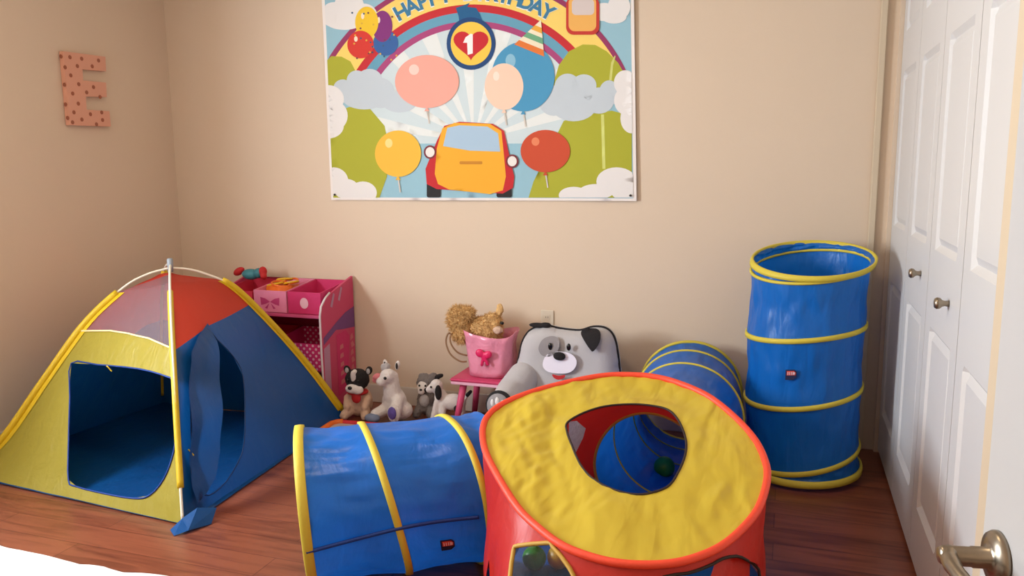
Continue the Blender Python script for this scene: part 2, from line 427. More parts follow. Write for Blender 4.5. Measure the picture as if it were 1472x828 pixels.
for t0, t1 in ((eb+.1, .28), (.37, el_-.1)):
    for a, b in ((.22, .80), (.98, 1.58), (1.70, 1.93)): dbox(bm, t0+.025, t1-.025, -.028, -.003, a+.025, b-.025, .005)
bd = struct(bm_obj('door_5', bm, M['door'], smooth=False))
hz = P0.z
dh = lathe('door_handle', [(.0325, 0), (.0325, .004), (.030, .009), (.018, .012), (.0125, .014), (.0125, .03), (.0115, .031), (.0115, .062), (.009, .066)], M['nickel'], bd, dpt(0, 0, hz), ND)
lv = [dpt(-.004, .052, hz), dpt(.012, .058, hz), dpt(.04, .060, hz-.001), (dpt(.08, .056, hz-.004)), dpt(.11, .052, hz-.007)]
tube('lever', smoothline(lv, 5), [.0115]*4+[.010]*5+[.009]*5+[.0085]*7, M['nickel'], dh, n=14)

# lamp base added out of view to go with the warm fill light
cl = thing('added_ceiling_lamp', 'added round white ceiling lamp, out of view', 'lamp', (-1.3, 1.9, 2.7))
lathe('lamp_base', [(.17, 0), (.17, -.015), (.16, -.02)], M['white'], cl)

# ------------------------------------------------------------------ bed corner
bed = thing('bed', 'white bedding on the bed at the near left corner', 'bed', (-2.0, .573, 0))
box('bed_frame', (-1.5, -.85, .12), (.95, .74, .2), M['wood'], bed, .01)
for x in (-1.42, .87):
    for y in (-.78, .67): lathe('leg', [(.03, 0), (.035, .12)], M['wood'], bed, (x, y, 0))
box('mattress', (-1.48, -.83, .2), (.93, .73, .38), M['bed'], bed, .04, True)
def bedtop(x, y):
    z = .45 + .010*noise.noise(Vector((x*6, y*6, 0))) + .006*noise.noise(Vector((x*18, y*14, 3)))
    ex = max(0, abs(x+.275)-1.20)/.06; ey = max(0, abs(y+.045)-.80)/.06
    e = max(ex, ey); z -= .34*min(1, e)**2 if e > 0 else 0
    return Vector((x, y + .010*noise.noise(Vector((x*9, 0, 5))), z))
V = []; Fc = []; NX, NY = 110, 80
for j in range(NY+1):
    for i in range(NX+1):
        V.append(bedtop(-1.53+2.51*i/NX, -.9+1.71*j/NY))
for j in range(NY):
    for i in range(NX): Fc.append((j*(NX+1)+i, j*(NX+1)+i+1, (j+1)*(NX+1)+i+1, (j+1)*(NX+1)+i))
mesh_obj('comforter', V, Fc, M['bed'], bed)

# ------------------------------------------------------------------ banner
BAN = []; bmat_names = []
def bm_mat(col, rough=.75):
    key = 'print_%d_%d_%d' % col
    if key not in bmat_names:
        bmat_names.append(key); BAN.append(mat(key, col, rough))
    return bmat_names.index(key)
bV = []; bF = []; bI = []; layer = [0]
def a2w(x, y):
    p = onY(460+x/2.761, y/2.761, YB)
    wv = .004*sin(p.x*6.5)+.0015*sin(p.x*5+p.z*5)
    return Vector((p.x, YB-.013-wv-layer[0]*.00008, p.z))
def clipy(poly): return [(x, max(y, -185)) for x, y in poly]
def art(poly, col, sp=30, holes=()):
    layer[0] += 1; k = bm_mat(col); sp = min(sp, 30)
    V, Fc = cdt(clipy(poly), list(holes), sp); b = len(bV)
    bV.extend(a2w(*v) for v in V)
    for f in Fc: bF.append(tuple(b+i for i in f)); bI.append(k)
def arc(r0, r1, a0, a1, n=60, cx=615, cy=570):
    o = [(cx+r1*cos(radians(a0+(a1-a0)*i/n)), cy-r1*sin(radians(a0+(a1-a0)*i/n))) for i in range(n+1)]
    return o+[(cx+r0*cos(radians(a1+(a0-a1)*i/n)), cy-r0*sin(radians(a1+(a0-a1)*i/n))) for i in range(n+1)]
WHT = (240, 232, 228); SKY = (150, 192, 208); OLV = (172, 172, 44); CLD = (196, 206, 214); CLW = (232, 228, 226)
art([(3, -190), (50, 793), (1259, 797), (1246, -190)], WHT)
art([(16, -170), (58, 783), (1246, 787), (1233, -170)], SKY)
def inr(poly):   # keep prints inside the border
    out = []
    for x, y in poly:
        lo = 16+(y+170)*42/953; hi = 1233+(y+170)*13/957
        out.append((min(max(x, lo), hi), min(y, 784)))
    return out
art(arc(0.1, 462, 0, 180), (206, 220, 224))
for k in range(9): art([(615, 560), (615+455*cos(radians(14+k*19)), 560-455*sin(radians(14+k*19))), (615+455*cos(radians(22+k*19)), 560-455*sin(radians(22+k*19)))], (228, 232, 230))
art(inr(arc(460, 484, 20, 160)), (170, 66, 120)); art(inr(arc(484, 520, 20, 160)), (100, 160, 186))
art(inr(arc(520, 550, 20, 160)), (196, 36, 44)); art(inr(arc(550, 648, 20, 160)), (246, 212, 110)); art(inr(arc(648, 668, 20, 160)), (150, 50, 96))
def cloud(parts, col):
    # union outline of circles drawn as overlapping discs in one layer
    for c in parts:
        art(inr(circ(*c, n=28)), col, 40); layer[0] -= .95
    layer[0] += .95
# hills
art(inr([(14, 240), (50, 224), (90, 226), (125, 245), (148, 290), (150, 345), (20, 350)]), OLV)
art(inr([(930, 330), (950, 260), (990, 205), (1045, 178), (1095, 180), (1140, 205), (1185, 250), (1215, 300), (1235, 345), (1235, 360), (930, 380)]), OLV)
art(inr([(1150, 320), (1158, 250), (1172, 222), (1176, 225), (1166, 260), (1160, 320)]), (206, 208, 120))
art(inr([(40, 500), (60, 450), (120, 425), (200, 430), (260, 500), (280, 600), (270, 700), (240, 790), (50, 790)]), OLV)
art(inr([(970, 480), (1060, 455), (1160, 440), (1240, 460), (1240, 790), (830, 790), (850, 720), (900, 620)]), OLV)
art(inr([(1118, 455), (1130, 455), (1136, 670), (1124, 670)]), (208, 212, 120))
cloud([(95, 350, 36, 34), (150, 320, 40, 40), (200, 320, 52, 46), (245, 370, 55, 60), (320, 405, 70, 42), (180, 385, 90, 50)], CLD)
cloud([(985, 345, 52, 52), (1050, 340, 50, 44), (930, 400, 60, 60), (1010, 420, 90, 62), (1110, 400, 60, 52), (1150, 370, 40, 50)], CLD)
cloud([(40, 395, 60, 56), (60, 460, 55, 60), (40, 500, 60, 50)], CLW)
cloud([(1215, 330, 46, 50), (1225, 400, 55, 60), (1240, 470, 45, 60)], CLW)
cloud([(60, 720, 58, 56), (110, 750, 50, 40), (175, 765, 55, 45)], CLW)
cloud([(1180, 720, 80, 56), (1100, 760, 70, 30), (1010, 775, 60, 34), (1220, 760, 60, 40)], CLW)
cloud([(60, 60, 50, 50), (120, 30, 60, 60), (180, 60, 50, 44), (100, 90, 70, 30)], CLW)
cloud([(1130, 50, 50, 36), (1190, 30, 45, 50), (1170, 70, 50, 26)], CLW)
def txt(s, size, fn, col):
    cu = bpy.data.curves.new('t', 'FONT'); cu.body = s; cu.size = size; cu.align_x = 'CENTER'; cu.offset = size*.035; cu.resolution_u = 3
    o = bpy.data.objects.new('t', cu); C.objects.link(o)
    me = bpy.data.meshes.new_from_object(o.evaluated_get(bpy.context.evaluated_depsgraph_get()))
    vs = [v.co.copy() for v in me.vertices]; fs = [tuple(p.vertices) for p in me.polygons]
    bpy.data.objects.remove(o); bpy.data.meshes.remove(me)
    return vs, fs
def art_txt(s, size, cx, cy, ang, col):
    layer[0] += 1; k = bm_mat(col); vs, fs = txt(s, size, None, col); b = len(bV); ca, sa = cos(ang), sin(ang)
    for v in vs:
        x, y = v.x, v.y-size*.35; bV.append(a2w(cx+x*ca-y*sa, cy-(x*sa+y*ca)))
    for f in fs: bF.append(tuple(b+i for i in f)); bI.append(k)
word = 'HAPPY BIRTHDAY'
for i, ch in enumerate(word):
    if ch == ' ': continue
    a = radians(90 + 29 - i*58/(len(word)-1))
    art_txt(ch, 86, 617+598*cos(a), 572-598*sin(a), a-pi/2, (240, 240, 235)); layer[0] -= 1
layer[0] += 1
for i, ch in enumerate(word):
    if ch == ' ': continue
    a = radians(90 + 29 - i*58/(len(word)-1))
    art_txt(ch, 78, 617+598*cos(a), 571-598*sin(a), a-pi/2, (58, 122, 158)); layer[0] -= 1
layer[0] += 1
# badge
art([(545, 34), (570, 26), (600, 14), (590, 30), (625, 34), (640, 60), (655, 100), (560, 100), (556, 66)], (24, 92, 140))
art(circ(605, 175, 96, 104), (20, 66, 120)); art(circ(605, 175, 80, 86), (240, 200, 74))
ht = []
for i in range(40):
    t = 2*pi*i/40; ht.append((605+4.3*16*sin(t)**3, 175-4.0*(13*cos(t)-5*cos(2*t)-2*cos(3*t)-cos(4*t))))
art(ht, (198, 28, 40), 30)
art([(574, 172), (584, 150), (604, 136), (612, 138), (612, 214), (592, 220), (590, 172)], (244, 240, 238))
# balloons with dots
for cx, cy, rx, ry, col in ((265, 172, 50, 50, (50, 96, 160)), (252, 106, 40, 62, (130, 44, 120)), (190, 90, 46, 62, (240, 196, 40)), (165, 178, 52, 55, (212, 52, 40))):
    art(circ(cx, cy, rx, ry), col, 30); art(circ(cx-rx*.35, cy-ry*.4, rx*.14, ry*.2, 14), (248, 226, 200), 12)
rd = random.Random(3)
for k in range(26):
    art(circ(rd.uniform(120, 315), rd.uniform(50, 240), 4, 4, 8), rd.choice([(120, 60, 70), (60, 90, 120), (220, 170, 60)]), 12); layer[0] -= .9
layer[0] += 1
# plain stand-ins for the characters: balloons of the same colours, a party hat and a plain toy car
def balloon(cx, cy, rx, ry, col, hi, tie=True):
    if tie: art([(cx-3, cy+ry), (cx+3, cy+ry), (cx+12, cy+ry+60), (cx+7, cy+ry+62)], (210, 200, 190), 20); art([(cx-10, cy+ry+12), (cx, cy+ry-6), (cx+10, cy+ry+12)], col, 20)
    art(circ(cx, cy, rx, ry), col); art(circ(cx-rx*.4, cy-ry*.45, rx*.16, ry*.2, 16), hi, 20)
balloon(430, 325, 128, 105, (238, 168, 152), (250, 208, 196))
balloon(810, 305, 124, 138, (72, 150, 192), (140, 190, 214))
balloon(735, 345, 76, 92, (246, 208, 184), (252, 228, 212))
balloon(315, 610, 92, 92, (240, 186, 60), (250, 220, 140)); balloon(898, 600, 98, 84, (200, 74, 40), (226, 130, 90))
art([(775, 178), (880, 80), (893, 226)], (240, 228, 200), 30)
for t0, t1, col in ((.0, .18, (226, 120, 50)), (.33, .5, (110, 170, 130)), (.62, .78, (232, 170, 60))):
    L0 = lambda t: (775+105*t, 178-98*t); R0 = lambda t: (893-13*t, 226-146*t)
    art([L0(t0), R0(t0), R0(t1), L0(t1)], col, 30)
def rrect(x0, y0, x1, y1, r, n=6):
    o = []
    for cx, cy, a in ((x1-r, y1-r, 0), (x0+r, y1-r, 90), (x0+r, y0+r, 180), (x1-r, y0+r, 270)):
        o += [(cx+r*cos(radians(a+90*i/n)), cy+r*sin(radians(a+90*i/n))) for i in range(n+1)]
    return o
art(rrect(430, 700, 485, 783, 8), (30, 28, 30)); art(rrect(705, 720, 765, 783, 8), (30, 28, 30))
art([(430, 730), (425, 670), (470, 560), (500, 500), (560, 484), (690, 492), (735, 520), (765, 660), (775, 700), (770, 745), (730, 768), (470, 750)], (196, 30, 38))
art([(462, 690), (470, 590), (492, 510), (540, 488), (680, 492), (725, 520), (735, 620), (742, 700), (730, 755), (680, 770), (520, 752), (475, 730)], (242, 172, 40))
art([(495, 580), (512, 508), (560, 498), (670, 503), (712, 530), (720, 602), (600, 598)], (170, 196, 218))
for cx, cy in ((443, 604), (767, 640)): art(circ(cx, cy, 25, 27, 24), (120, 40, 50), 20); art(circ(cx, cy, 18, 20, 20), (236, 230, 224), 20)
art(rrect(560, 640, 650, 652, 5), (200, 130, 30), 30)
art(rrect(980, -10, 1112, 140, 30), (196, 50, 40)); art(rrect(990, -10, 1100, 126, 24), (236, 176, 90)); art(rrect(1003, 0, 1092, 62, 16), (214, 200, 196))
bn = mesh_obj('birthday_banner', bV, bF, BAN, None, True, bI)
tag(bn, 'large printed birthday banner with rainbow, clouds and balloons pinned on the back wall', 'banner')
layer[0] += 4
for cx, cy in ((66, 772), (1236, 775)):
    p = a2w(cx, cy); lathe('pushpin', [(.006, 0), (.006, .003), (.003, .006)], M['slot'], bn, p, (0, -1, 0), 12)

# ------------------------------------------------------------------ letter E on the left wall
Epx = [(84, 74), (145, 82), (146, 103), (112, 100), (113, 116), (146, 119), (147, 140), (117, 139), (118, 158), (151, 160), (153, 182), (94, 180)]
Ep = [onX(x, y, XL) for x, y in Epx]
bm = bmesh.new(); vs = [bm.verts.new((XL+.003, p.y, p.z)) for p in Ep]; f = bm.faces.new(vs)
r = bmesh.ops.extrude_face_region(bm, geom=[f])
for v in r['geom']:
    if isinstance(v, bmesh.types.BMVert): v.co.x += .028
bmesh.ops.recalc_face_normals(bm, faces=bm.faces)
dots_px = [(151, 172), (223, 178), (316, 190), (450, 204), (282, 248), (400, 250), (185, 258), (230, 322), (180, 396), (293, 392), (245, 466), (410, 415), (356, 457), (462, 493),
           (188, 552), (290, 546), (255, 615), (386, 630), (475, 616), (205, 660), (318, 672), (482, 676), (244, 694), (434, 710)]
for f in bm.faces: f.material_index = 0
for cx, cy in dots_px:
    p = onX(60+cx/5.517, 50+cy/5.517, XL+.031)
    f = bm.faces.new([bm.verts.new((XL+.0315, p.y+.0105*cos(2*pi*k/14), p.z+.0105*sin(2*pi*k/14))) for k in range(14)]); f.material_index = 1
tag(bm_obj('wall_letter', bm, [mat('pink_letter_print', (224, 164, 140), .7), mat('letter_dot', (160, 92, 68), .7)], smooth=False), 'pink polka-dotted letter E mounted on the left wall', 'wall letter')

# outlet
oc = onY(787, 461, YB)
ot = thing('wall_outlet', 'cream electrical outlet on the back wall behind the dog chair', 'outlet', (oc.x, YB, oc.z))
box('cover_plate', (-.036, -.007, -.058), (.036, 0, .058), M['outlet'], ot, .003)
for dz in (-.02, .02):
    s_ = box('socket', (-.017, -.0095, dz-.014), (.017, -.006, dz+.014), M['outlet'], ot, .001)
    for dx in (-.006, .006): box('slot', (dx-.001, -.0105, dz-.004), (dx+.001, -.009, dz+.005), M['slot'], s_)

# ------------------------------------------------------------------ play tent
TF, TR, TL, TB = Vector((-2.13, 2.31, 0)), Vector((-2.235, 3.70, 0)), Vector((-3.46, 2.42, 0)), Vector((-3.40, 3.60, 0))
AP = Vector((-2.822, 3.106, .874))
poleL = [TL, (-3.405, 2.475, .05), (-3.322, 2.553, .128+.03), (-3.212, 2.674, .382), (-3.085, 2.815, .633), (-2.969, 2.943, .789), (-2.896, 3.024, .848), AP]
poleR = [TR, (-2.262, 3.675, .06), (-2.373, 3.590, .282), (-2.489, 3.475, .51), (-2.62, 3.329, .746), (-2.706, 3.234, .827), (-2.77, 3.165, .862), AP]
def halfarc(c):
    c = Vector(c); o = []
    for s_, z in ((0, 0), (.06, .12), (.13, .25), (.22, .41), (.36, .60), (.50, .725), (.66, .815), (.83, .862), (1, .874)):
        p = c.lerp(AP, s_); p.z = z; o.append(p)
    return o
poleF, poleB = halfarc(TF), halfarc(TB)
def arcl(pts):
    q = smoothline(pts, 8); L_ = [0]
    for i in range(1, len(q)): L_.append(L_[-1]+(q[i]-q[i-1]).length)
    T = L_[-1]
    def f(t):
        d = min(max(t, 0), 1)*T
        for i in range(1, len(q)):
            if L_[i] >= d-1e-9: k = (d-L_[i-1])/max(1e-9, L_[i]-L_[i-1]); return q[i-1].lerp(q[i], k)
        return q[-1].copy()
    return f
PL, PR, PF, PB = arcl(poleL), arcl(poleR), arcl(poleF), arcl(poleB)
tent = thing('play_tent', 'red, yellow and blue pop-up dome play tent with open square doorway in the left corner', 'tent')
tube('pole', [PL(i/40) for i in range(41)]+[PR(1-i/40) for i in range(1, 41)], .0055, M['pole'], tent)
tube('pole', [PF(i/40)+Vector((0, 0, .012)) for i in range(41)]+[PB(1-i/40)+Vector((0, 0, .012)) for i in range(1, 41)], .0055, M['pole'], tent)
lathe('hub_cap', [(.012, -.03), (.014, 0), (.014, .03), (.010, .036)], mat('hub_plastic', (150, 158, 168), .4), tent, AP+Vector((0, 0, .01)))
TS = .80     # where sleeve ends
HUB = AP + Vector((0, 0, -.03))
def edge(P):
    def f(t):
        if t <= TS: q = P(t); return q.lerp(Vector((AP.x, AP.y, .3)), .012)
        return P(TS).lerp(HUB, (t-TS)/(1-TS))
    return f
def face(Pa, Pb, sag=.03, bow=0, wr_=.004):
    ea, eb_ = edge(Pa), edge(Pb); ctr = Vector((AP.x, AP.y, .25))
    def f(u, t):
        p = ea(t).lerp(eb_(t), u); w_ = 4*u*(1-u)
        q = p.lerp(ctr, sag*w_*sin(pi*min(1, t*1.0))) if t > 0 else p
        q = q.lerp(Vector((ctr.x, ctr.y, q.z)), bow*w_*(1-t))
        k_ = min(1, 8*u*(1-u))*min(1, 5*t)*wr_
        if k_ > 0:
            r_ = noise.ridged_multi_fractal(Vector((q.x*3.1, q.y*3.1, q.z*1.9)), 1.0, 2.1, 3, 1.0, 2.0)-1.2
            q = q + (ctr-q).normalized()*(k_*r_)
        q.z = max(q.z, .004)
        return q
    return f
def sleeve(P, side, t0, t1, name='pole_sleeve'):
    pts = [P(t0+(t1-t0)*i/36) for i in range(37)]; V, Fc = tube_data(pts, .0125 if P is PF else .016, False, 12)
    return mesh_obj(name, V, Fc, M['ysleeve'], tent)
for P, a, b in ((PL, .06, TS), (PR, .04, TS), (PF, .10, .74), (PB, .05, TS)): sleeve(P, None, a, b)
# wide yellow strip along sleeve facing the sides
def strip(Pa, Pb, t0, t1, w_, name='sleeve_flange'):
    fa = face(Pa, Pb); V = []; Fc = []; N = 30
    for i in range(N+1):
        t = t0+(t1-t0)*i/N; e0 = fa(0, t); L_ = (fa(1, t)-e0).length; du = w_/max(L_, .05)
        c = Vector((AP.x, AP.y, .2)); o = (e0-c).normalized()*.004
        V += [e0+o, fa(min(.45, du), t)+o]
        if i: k = 2*i; Fc.append((k-2, k-1, k+1, k))
    return mesh_obj(name, V, Fc, M['ysleeve'], tent)
strip(PL, PF, .06, TS, .045); strip(PR, PF, .04, TS, .035); strip(PF, PL, .1, .66, .02)
fLF, fFR, fRB, fBL = face(PL, PF), face(PF, PR, .02), face(PR, PB, .03, .07, .016), face(PB, PL, .03, 0, .016)
SC = 1.3   # u stretched to metres for even meshing
def tpanel(name, fn, outer, holes, m, sp=.021):
    return panel(name, [(u*SC, t) for u, t in outer], [[(u*SC, t) for u, t in h] for h in holes], sp, lambda a, b: fn(min(1, max(0, a/SC)), b), m, tent)
def toUT(fn, pts): return [invert(fn, p, (0, 1), (0, 1)) for p in pts]
wl_ = toUT(fLF, [(133, 474), (160, 475), (185, 479), (215, 486), (256, 500)]); wl_[0] = (0, wl_[0][1]); wl_[-1] = (1, wl_[-1][1])
dl = toUT(fLF, [(103, 522), (140, 524), (200, 530), (240, 541), (256, 549), (258, 580), (257, 612), (250, 650), (236, 688), (215, 712), (192, 716), (150, 709), (110, 699), (99, 690), (99, 640), (101, 570)])
tpanel('front_panel', fLF, [(0, 0), (1, 0)] + wl_[::-1], [dl], M['ytent'])
tpanel('mesh_window', fLF, wl_ + [(1, 1), (0, 1)], [], M['mesh_white'])
tube('window_piping', [fLF(wl_[0][0]+(wl_[-1][0]-wl_[0][0])*0+u, t)+Vector((0, -.004, 0)) for u, t in [(p[0], p[1]) for p in [tuple(Vector(wl_[min(int(k), 3)]).lerp(Vector(wl_[min(int(k), 3)+1]), k-min(int(k), 3))) for k in [i*4/24 for i in range(25)]]]], .004, mat('cream_piping', (240, 222, 170), .6), tent)
tube('door_binding', smoothline([fLF(u, t)+Vector((0, -.002, 0)) for u, t in dl], 3, True), .0035, M['blue_dark'], tent, True, 6)
br_ = toUT(fFR, [(263, 503), (300, 468), (350, 438)]); br_[0] = (0, br_[0][1]); br_[-1] = (1, br_[-1][1])
dr = toUT(fFR, [(298, 474), (312, 488), (335, 512), (349, 540), (352, 600), (348, 650), (325, 692), (300, 712), (284, 700), (276, 650), (274, 600), (274, 540), (282, 500)])
tpanel('side_panel', fFR, [(0, 0), (1, 0)] + br_[::-1], [dr], M['blue_tent'])
tpanel('roof_panel', fFR, br_ + [(1, 1), (0, 1)], [], M['red_tent'])
tube('door_binding', smoothline([fFR(u, t)+Vector((.001, 0, 0)) for u, t in dr], 3, True), .0022, mat('navy_seam', (8, 44, 92), .7), tent, True, 6)
# door flap hanging on the left half of the side doorway
fp = toUT(fFR, [(268, 505), (280, 484), (296, 464), (306, 490), (312, 530), (313, 600), (313, 648), (304, 682), (290, 706), (276, 722), (270, 700), (268, 600)])
o = tpanel('door_flap', lambda u, t: fFR(u, t)+Vector((.022+.008*sin(t*30), -.004, 0)), fp, [], M['blue_tent'])
for fn, nm in ((fRB, 'back_panel'), (fBL, 'back_panel')):
    tpanel(nm, fn, [(0, 0), (1, 0), (1, .47), (0, .47)], [], M['blue_tent']); tpanel('roof_panel', fn, [(0, .47), (1, .47), (1, 1), (0, 1)], [], M['red_tent'])
# groundsheet with corner tabs
def gz(x, y): return .006+.004*abs(noise.noise(Vector((x*9, y*9, 1))))
gp = [(TF.x+.02, TF.y+.005), (TR.x, TR.y), (TB.x, TB.y), (TL.x, TL.y)]
gp = [(a[0]+(b[0]-a[0])*k/6+(0 if not (i == 1) else 0), a[1]+(b[1]-a[1])*k/6-(.07*4*(k/6)*(1-k/6) if i == 1 else 0)) for i, (a, b) in enumerate(zip(gp, gp[1:]+gp[:1])) for k in range(6)]
panel('groundsheet', gp, [], .08, lambda x, y: Vector((x, y, gz(x, y))), M['blue_tent'], tent)
V = [(-2.13, 2.31, .035), (-2.155, 2.27, .002), (-2.105, 2.235, .002), (-2.07, 2.27, .012), (-2.04, 2.36, .002), (-2.06, 2.42, .04), (-2.10, 2.36, .06)]
mesh_obj('corner_tab', V, [(0, 1, 2), (0, 2, 3), (0, 3, 6), (3, 4, 5), (3, 5, 6)], M['blue_tent'], tent, False)
for (x, y), fn in (((158, 530), fLF), ((275, 650), fFR)):
    u, t = invert(fn, (x, y), (0, 1), (0, 1)); p = fn(u, t)
    tube('tie_strap', smoothline([p+Vector((-.01, -.006, .012)), p+Vector((.005, -.016, .014)), p+Vector((.014, -.012, 0)), p+Vector((.02, -.01, -.008))], 4), .003, M['ysleeve'], tent, n=6)

# ------------------------------------------------------------------ tunnels
def frame(az, el):
    n = Vector((cos(el)*sin(az), cos(el)*cos(az), sin(el))); a = n.cross(Vector((0, 0, 1))); a.normalize(); return n, a, n.cross(a)
def hoopf(c, az, el, R):
    n, a, b = frame(radians(az), radians(el)); return (Vector(c), n, a*R, (b*R if b.z > 0 else -b*R))
def hoopn(c, nv, R):
    n = Vector(nv).normalized(); a = Vector((1, 0, 0)); a = (a-n*a.dot(n)).normalized(); b = n.cross(a); return (Vector(c), n, a*R, b*R)
def se(t, ex):
    c, s_ = cos(t), sin(t); return (abs(c)**(2/ex)*(1 if c >= 0 else -1), abs(s_)**(2/ex)*(1 if s_ >= 0 else -1))
def hp(h, t, ex=2.0, k=1.0):
    c, s_ = se(t, ex); return h[0]+h[2]*(c*k)+h[3]*(s_*k)
def tunnel(root, hoops, widths, m, ex=2.0, sag=.018, NT=150, NS=18, wr=.004, floor=True, seed=0, fold=.0035):
    V = []; Fc = []; rows = 0
    for i in range(len(hoops)-1):
        for q in range(NS if i < len(hoops)-2 else NS+1):
            s_ = q/NS
            for k in range(NT):
                t = 2*pi*k/NT; p = hp(hoops[i], t, ex).lerp(hp(hoops[i+1], t, ex), s_); c = hoops[i][0].lerp(hoops[i+1][0], s_)
                d = (p-c); r0 = d.length; d.normalize()
                w_ = sin(pi*s_)
                p = p - d*(sag*w_) + d*(wr*w_*(noise.noise(Vector((cos(t)*5, sin(t)*5, (i+s_)*3+seed)))*2+noise.noise(Vector((cos(t)*14, sin(t)*14, (i+s_)*2+seed)))))
                p = p - d*(fold*w_**.4*(noise.ridged_multi_fractal(Vector((cos(t)*4.2, sin(t)*4.2, (i+s_)*.8+seed)), 1.0, 2.1, 2, 1.0, 2.0)-1.2))
                if floor: p.z = max(p.z, .004)
                V.append(p)
            rows += 1
    for j in range(rows-1):
        for k in range(NT): Fc.append((j*NT+k, j*NT+(k+1) % NT, (j+1)*NT+(k+1) % NT, (j+1)*NT+k))
    mesh_obj('fabric', V, Fc, m, root)
    for i, (h, w_) in enumerate(zip(hoops, widths)):
        if w_ <= 0: continue
        nb = (hoops[min(i+1, len(hoops)-1)][0]-hoops[max(i-1, 0)][0]).normalized()
        V = []; Fc = []
        sec = [(-.5, .001), (-.45, .006), (0, .0075), (.45, .006), (.5, .001), (.45, -.004), (0, -.005), (-.45, -.004)]
        off = 0
        if i == 0: off = w_*.35
        if i == len(hoops)-1: off = -w_*.35
        for k in range(NT):
            t = 2*pi*k/NT; p = hp(h, t, ex); d = (p-h[0]).normalized()
            for a, b in sec:
                v = p+nb*(a*w_+off)+d*b
                if floor: v.z = max(v.z, .002+.001*(b > 0))
                V.append(v)
        ns = len(sec)
        for k in range(NT):
            for q in range(ns): Fc.append((k*ns+q, k*ns+(q+1) % ns, ((k+1) % NT)*ns+(q+1) % ns, ((k+1) % NT)*ns+q))
        mesh_obj('hoop_band', V, Fc, M['yband'], root)
def patch(root, fn, uv, w_, h_):
    """small sewn-on label following the surface fn(u,v) (metres)"""
    mb = mat('label_navy', (30, 34, 70), .5); mr_ = mat('label_red', (214, 70, 60), .5); mw = mat('label_white', (226, 200, 206), .5)
    V = []; Fc = []; mi = []
    def add(poly, lift, k):
        b = len(V); V.extend(fn(uv[0]+x*w_, uv[1]+y*h_, lift) for x, y in poly); Fc.append(tuple(range(b, b+len(poly)))); mi.append(k)
    add([(-.5, -.5), (.2, -.5), (.5, -.2), (.5, .3), (.3, .5), (-.5, .5)], .003, 0)
    add([(-.38, -.05), (.38, -.05), (.42, .2), (.25, .38), (-.38, .38)], .004, 1)
    for x in (-.3, -.14, .02): add([(x, .0), (x+.07, .0), (x+.07, .3), (x, .3)], .005, 2)
    add([(.16, .0), (.34, .05), (.34, .25), (.16, .3)], .005, 2)
    return mesh_obj('label_patch', V, Fc, [mb, mr_, mw], root, False, mi)

# left tunnel
T1 = thing('play_tunnel', 'wide blue fabric play tunnel with yellow bands lying between the tent and the hut', 'play tunnel')
H1 = [hoopf((-1.474, 2.145, .25), 57.5, 3.7, .247), hoopf((-1.246, 2.277, .252), 52, 13, .25), hoopf((-1.03, 2.43, .25), 47, 7.5, .248), hoopf((-.945, 2.50, .25), 47, 4, .247)]
tunnel(T1, H1, [.032, .024, .024, 0], M['blue'], 2.35, .012)
def surf1(u, v, lift=.004):    # u along 0..3, v angle
    i = min(int(u), 2); s_ = u-i; p = hp(H1[i], v, 2.35).lerp(hp(H1[i+1], v, 2.35), s_); c = H1[i][0].lerp(H1[i+1][0], s_); return p+(p-c).normalized()*(lift-.012*sin(pi*s_))
a1, b1 = invert(surf1, (452, 792), (0, 1), (-pi*.5, .2))
a2, b2 = invert(surf1, (575, 759), (.6, 1.6), (-pi*.5, .3))
a3, b3 = invert(surf1, (688, 743), (1.2, 3), (-pi*.5, .3))
sp_ = smoothline([surf1(0.02, b1, .004), surf1((a1+a2)/2, (b1+b2)/2, .005), surf1(a2, b2, .006), surf1((a2+a3)/2, (b2+b3)/2, .006), surf1(a3, b3, .006)], 10)
tube('seam', sp_, .006, M['blue_dark'], T1, n=6)
la, lb = invert(surf1, (643, 782), (1, 3), (-pi*.5, .3))
sgn = 1 if px(surf1(la, lb+.05))[1] < px(surf1(la, lb))[1] else -1
patch(T1, lambda x, y, l: surf1(la+(x)*3.4, lb+sgn*y*4.0, l+.006), (0, 0), .048, .044)

# back tunnel
T2 = thing('play_tunnel', 'short blue fabric tunnel running from the back of the hut to the back wall', 'play tunnel')
H2 = [hoopf((-.425, 2.825, .25), 0, -10, .24), hoopf((-.40, 3.12, .25), 3, 0, .242), hoopf((-.385, 3.47, .25), 3, 5, .242), hoopf((-.405, 3.70, .25), -4, 1, .242), hoopf((-.415, 3.86, .255), -6, -5, .242)]
tunnel(T2, H2, [.02, .008, .008, .008, .022], M['blue'], 2.05, .012, seed=5)

# standing tunnel
T3 = thing('play_tunnel', 'tall blue fabric tunnel with yellow bands standing on end beside the closet doors', 'play tunnel')
H3 = [hoopn((.10, 3.615, .032), (-.03, -.05, 1), .245), hoopn((.098, 3.625, .10), (-.20, -.12, .96), .24), hoopn((.092, 3.622, .368), (-.17, -.06, .977), .243), hoopn((.092, 3.615, .645), (-.13, -.02, .986), .243),
      hoopn((.100, 3.605, .918), (-.10, -.17, .97), .240), hoopn((.11, 3.605, .952), (-.03, -.203, .979), .245)]
tunnel(T3, H3, [.03, .022, .022, .022, .012, .026], M['blue_v'], 2.0, .010, floor=False, seed=11)
def surf3(u, v, lift=.004):
    i = min(int(u), 4); s_ = u-i; p = hp(H3[i], v).lerp(hp(H3[i+1], v), s_); c = H3[i][0].lerp(H3[i+1][0], s_); return p+(p-c).normalized()*lift
la3, lb3 = invert(lambda u, v: surf3(u, v), (1137, 539), (2, 3), (-pi, 0)) if surf3(2.5, -pi/2).y < 3.6 else invert(lambda u, v: surf3(u, v), (1137, 539), (2, 3), (0, pi))
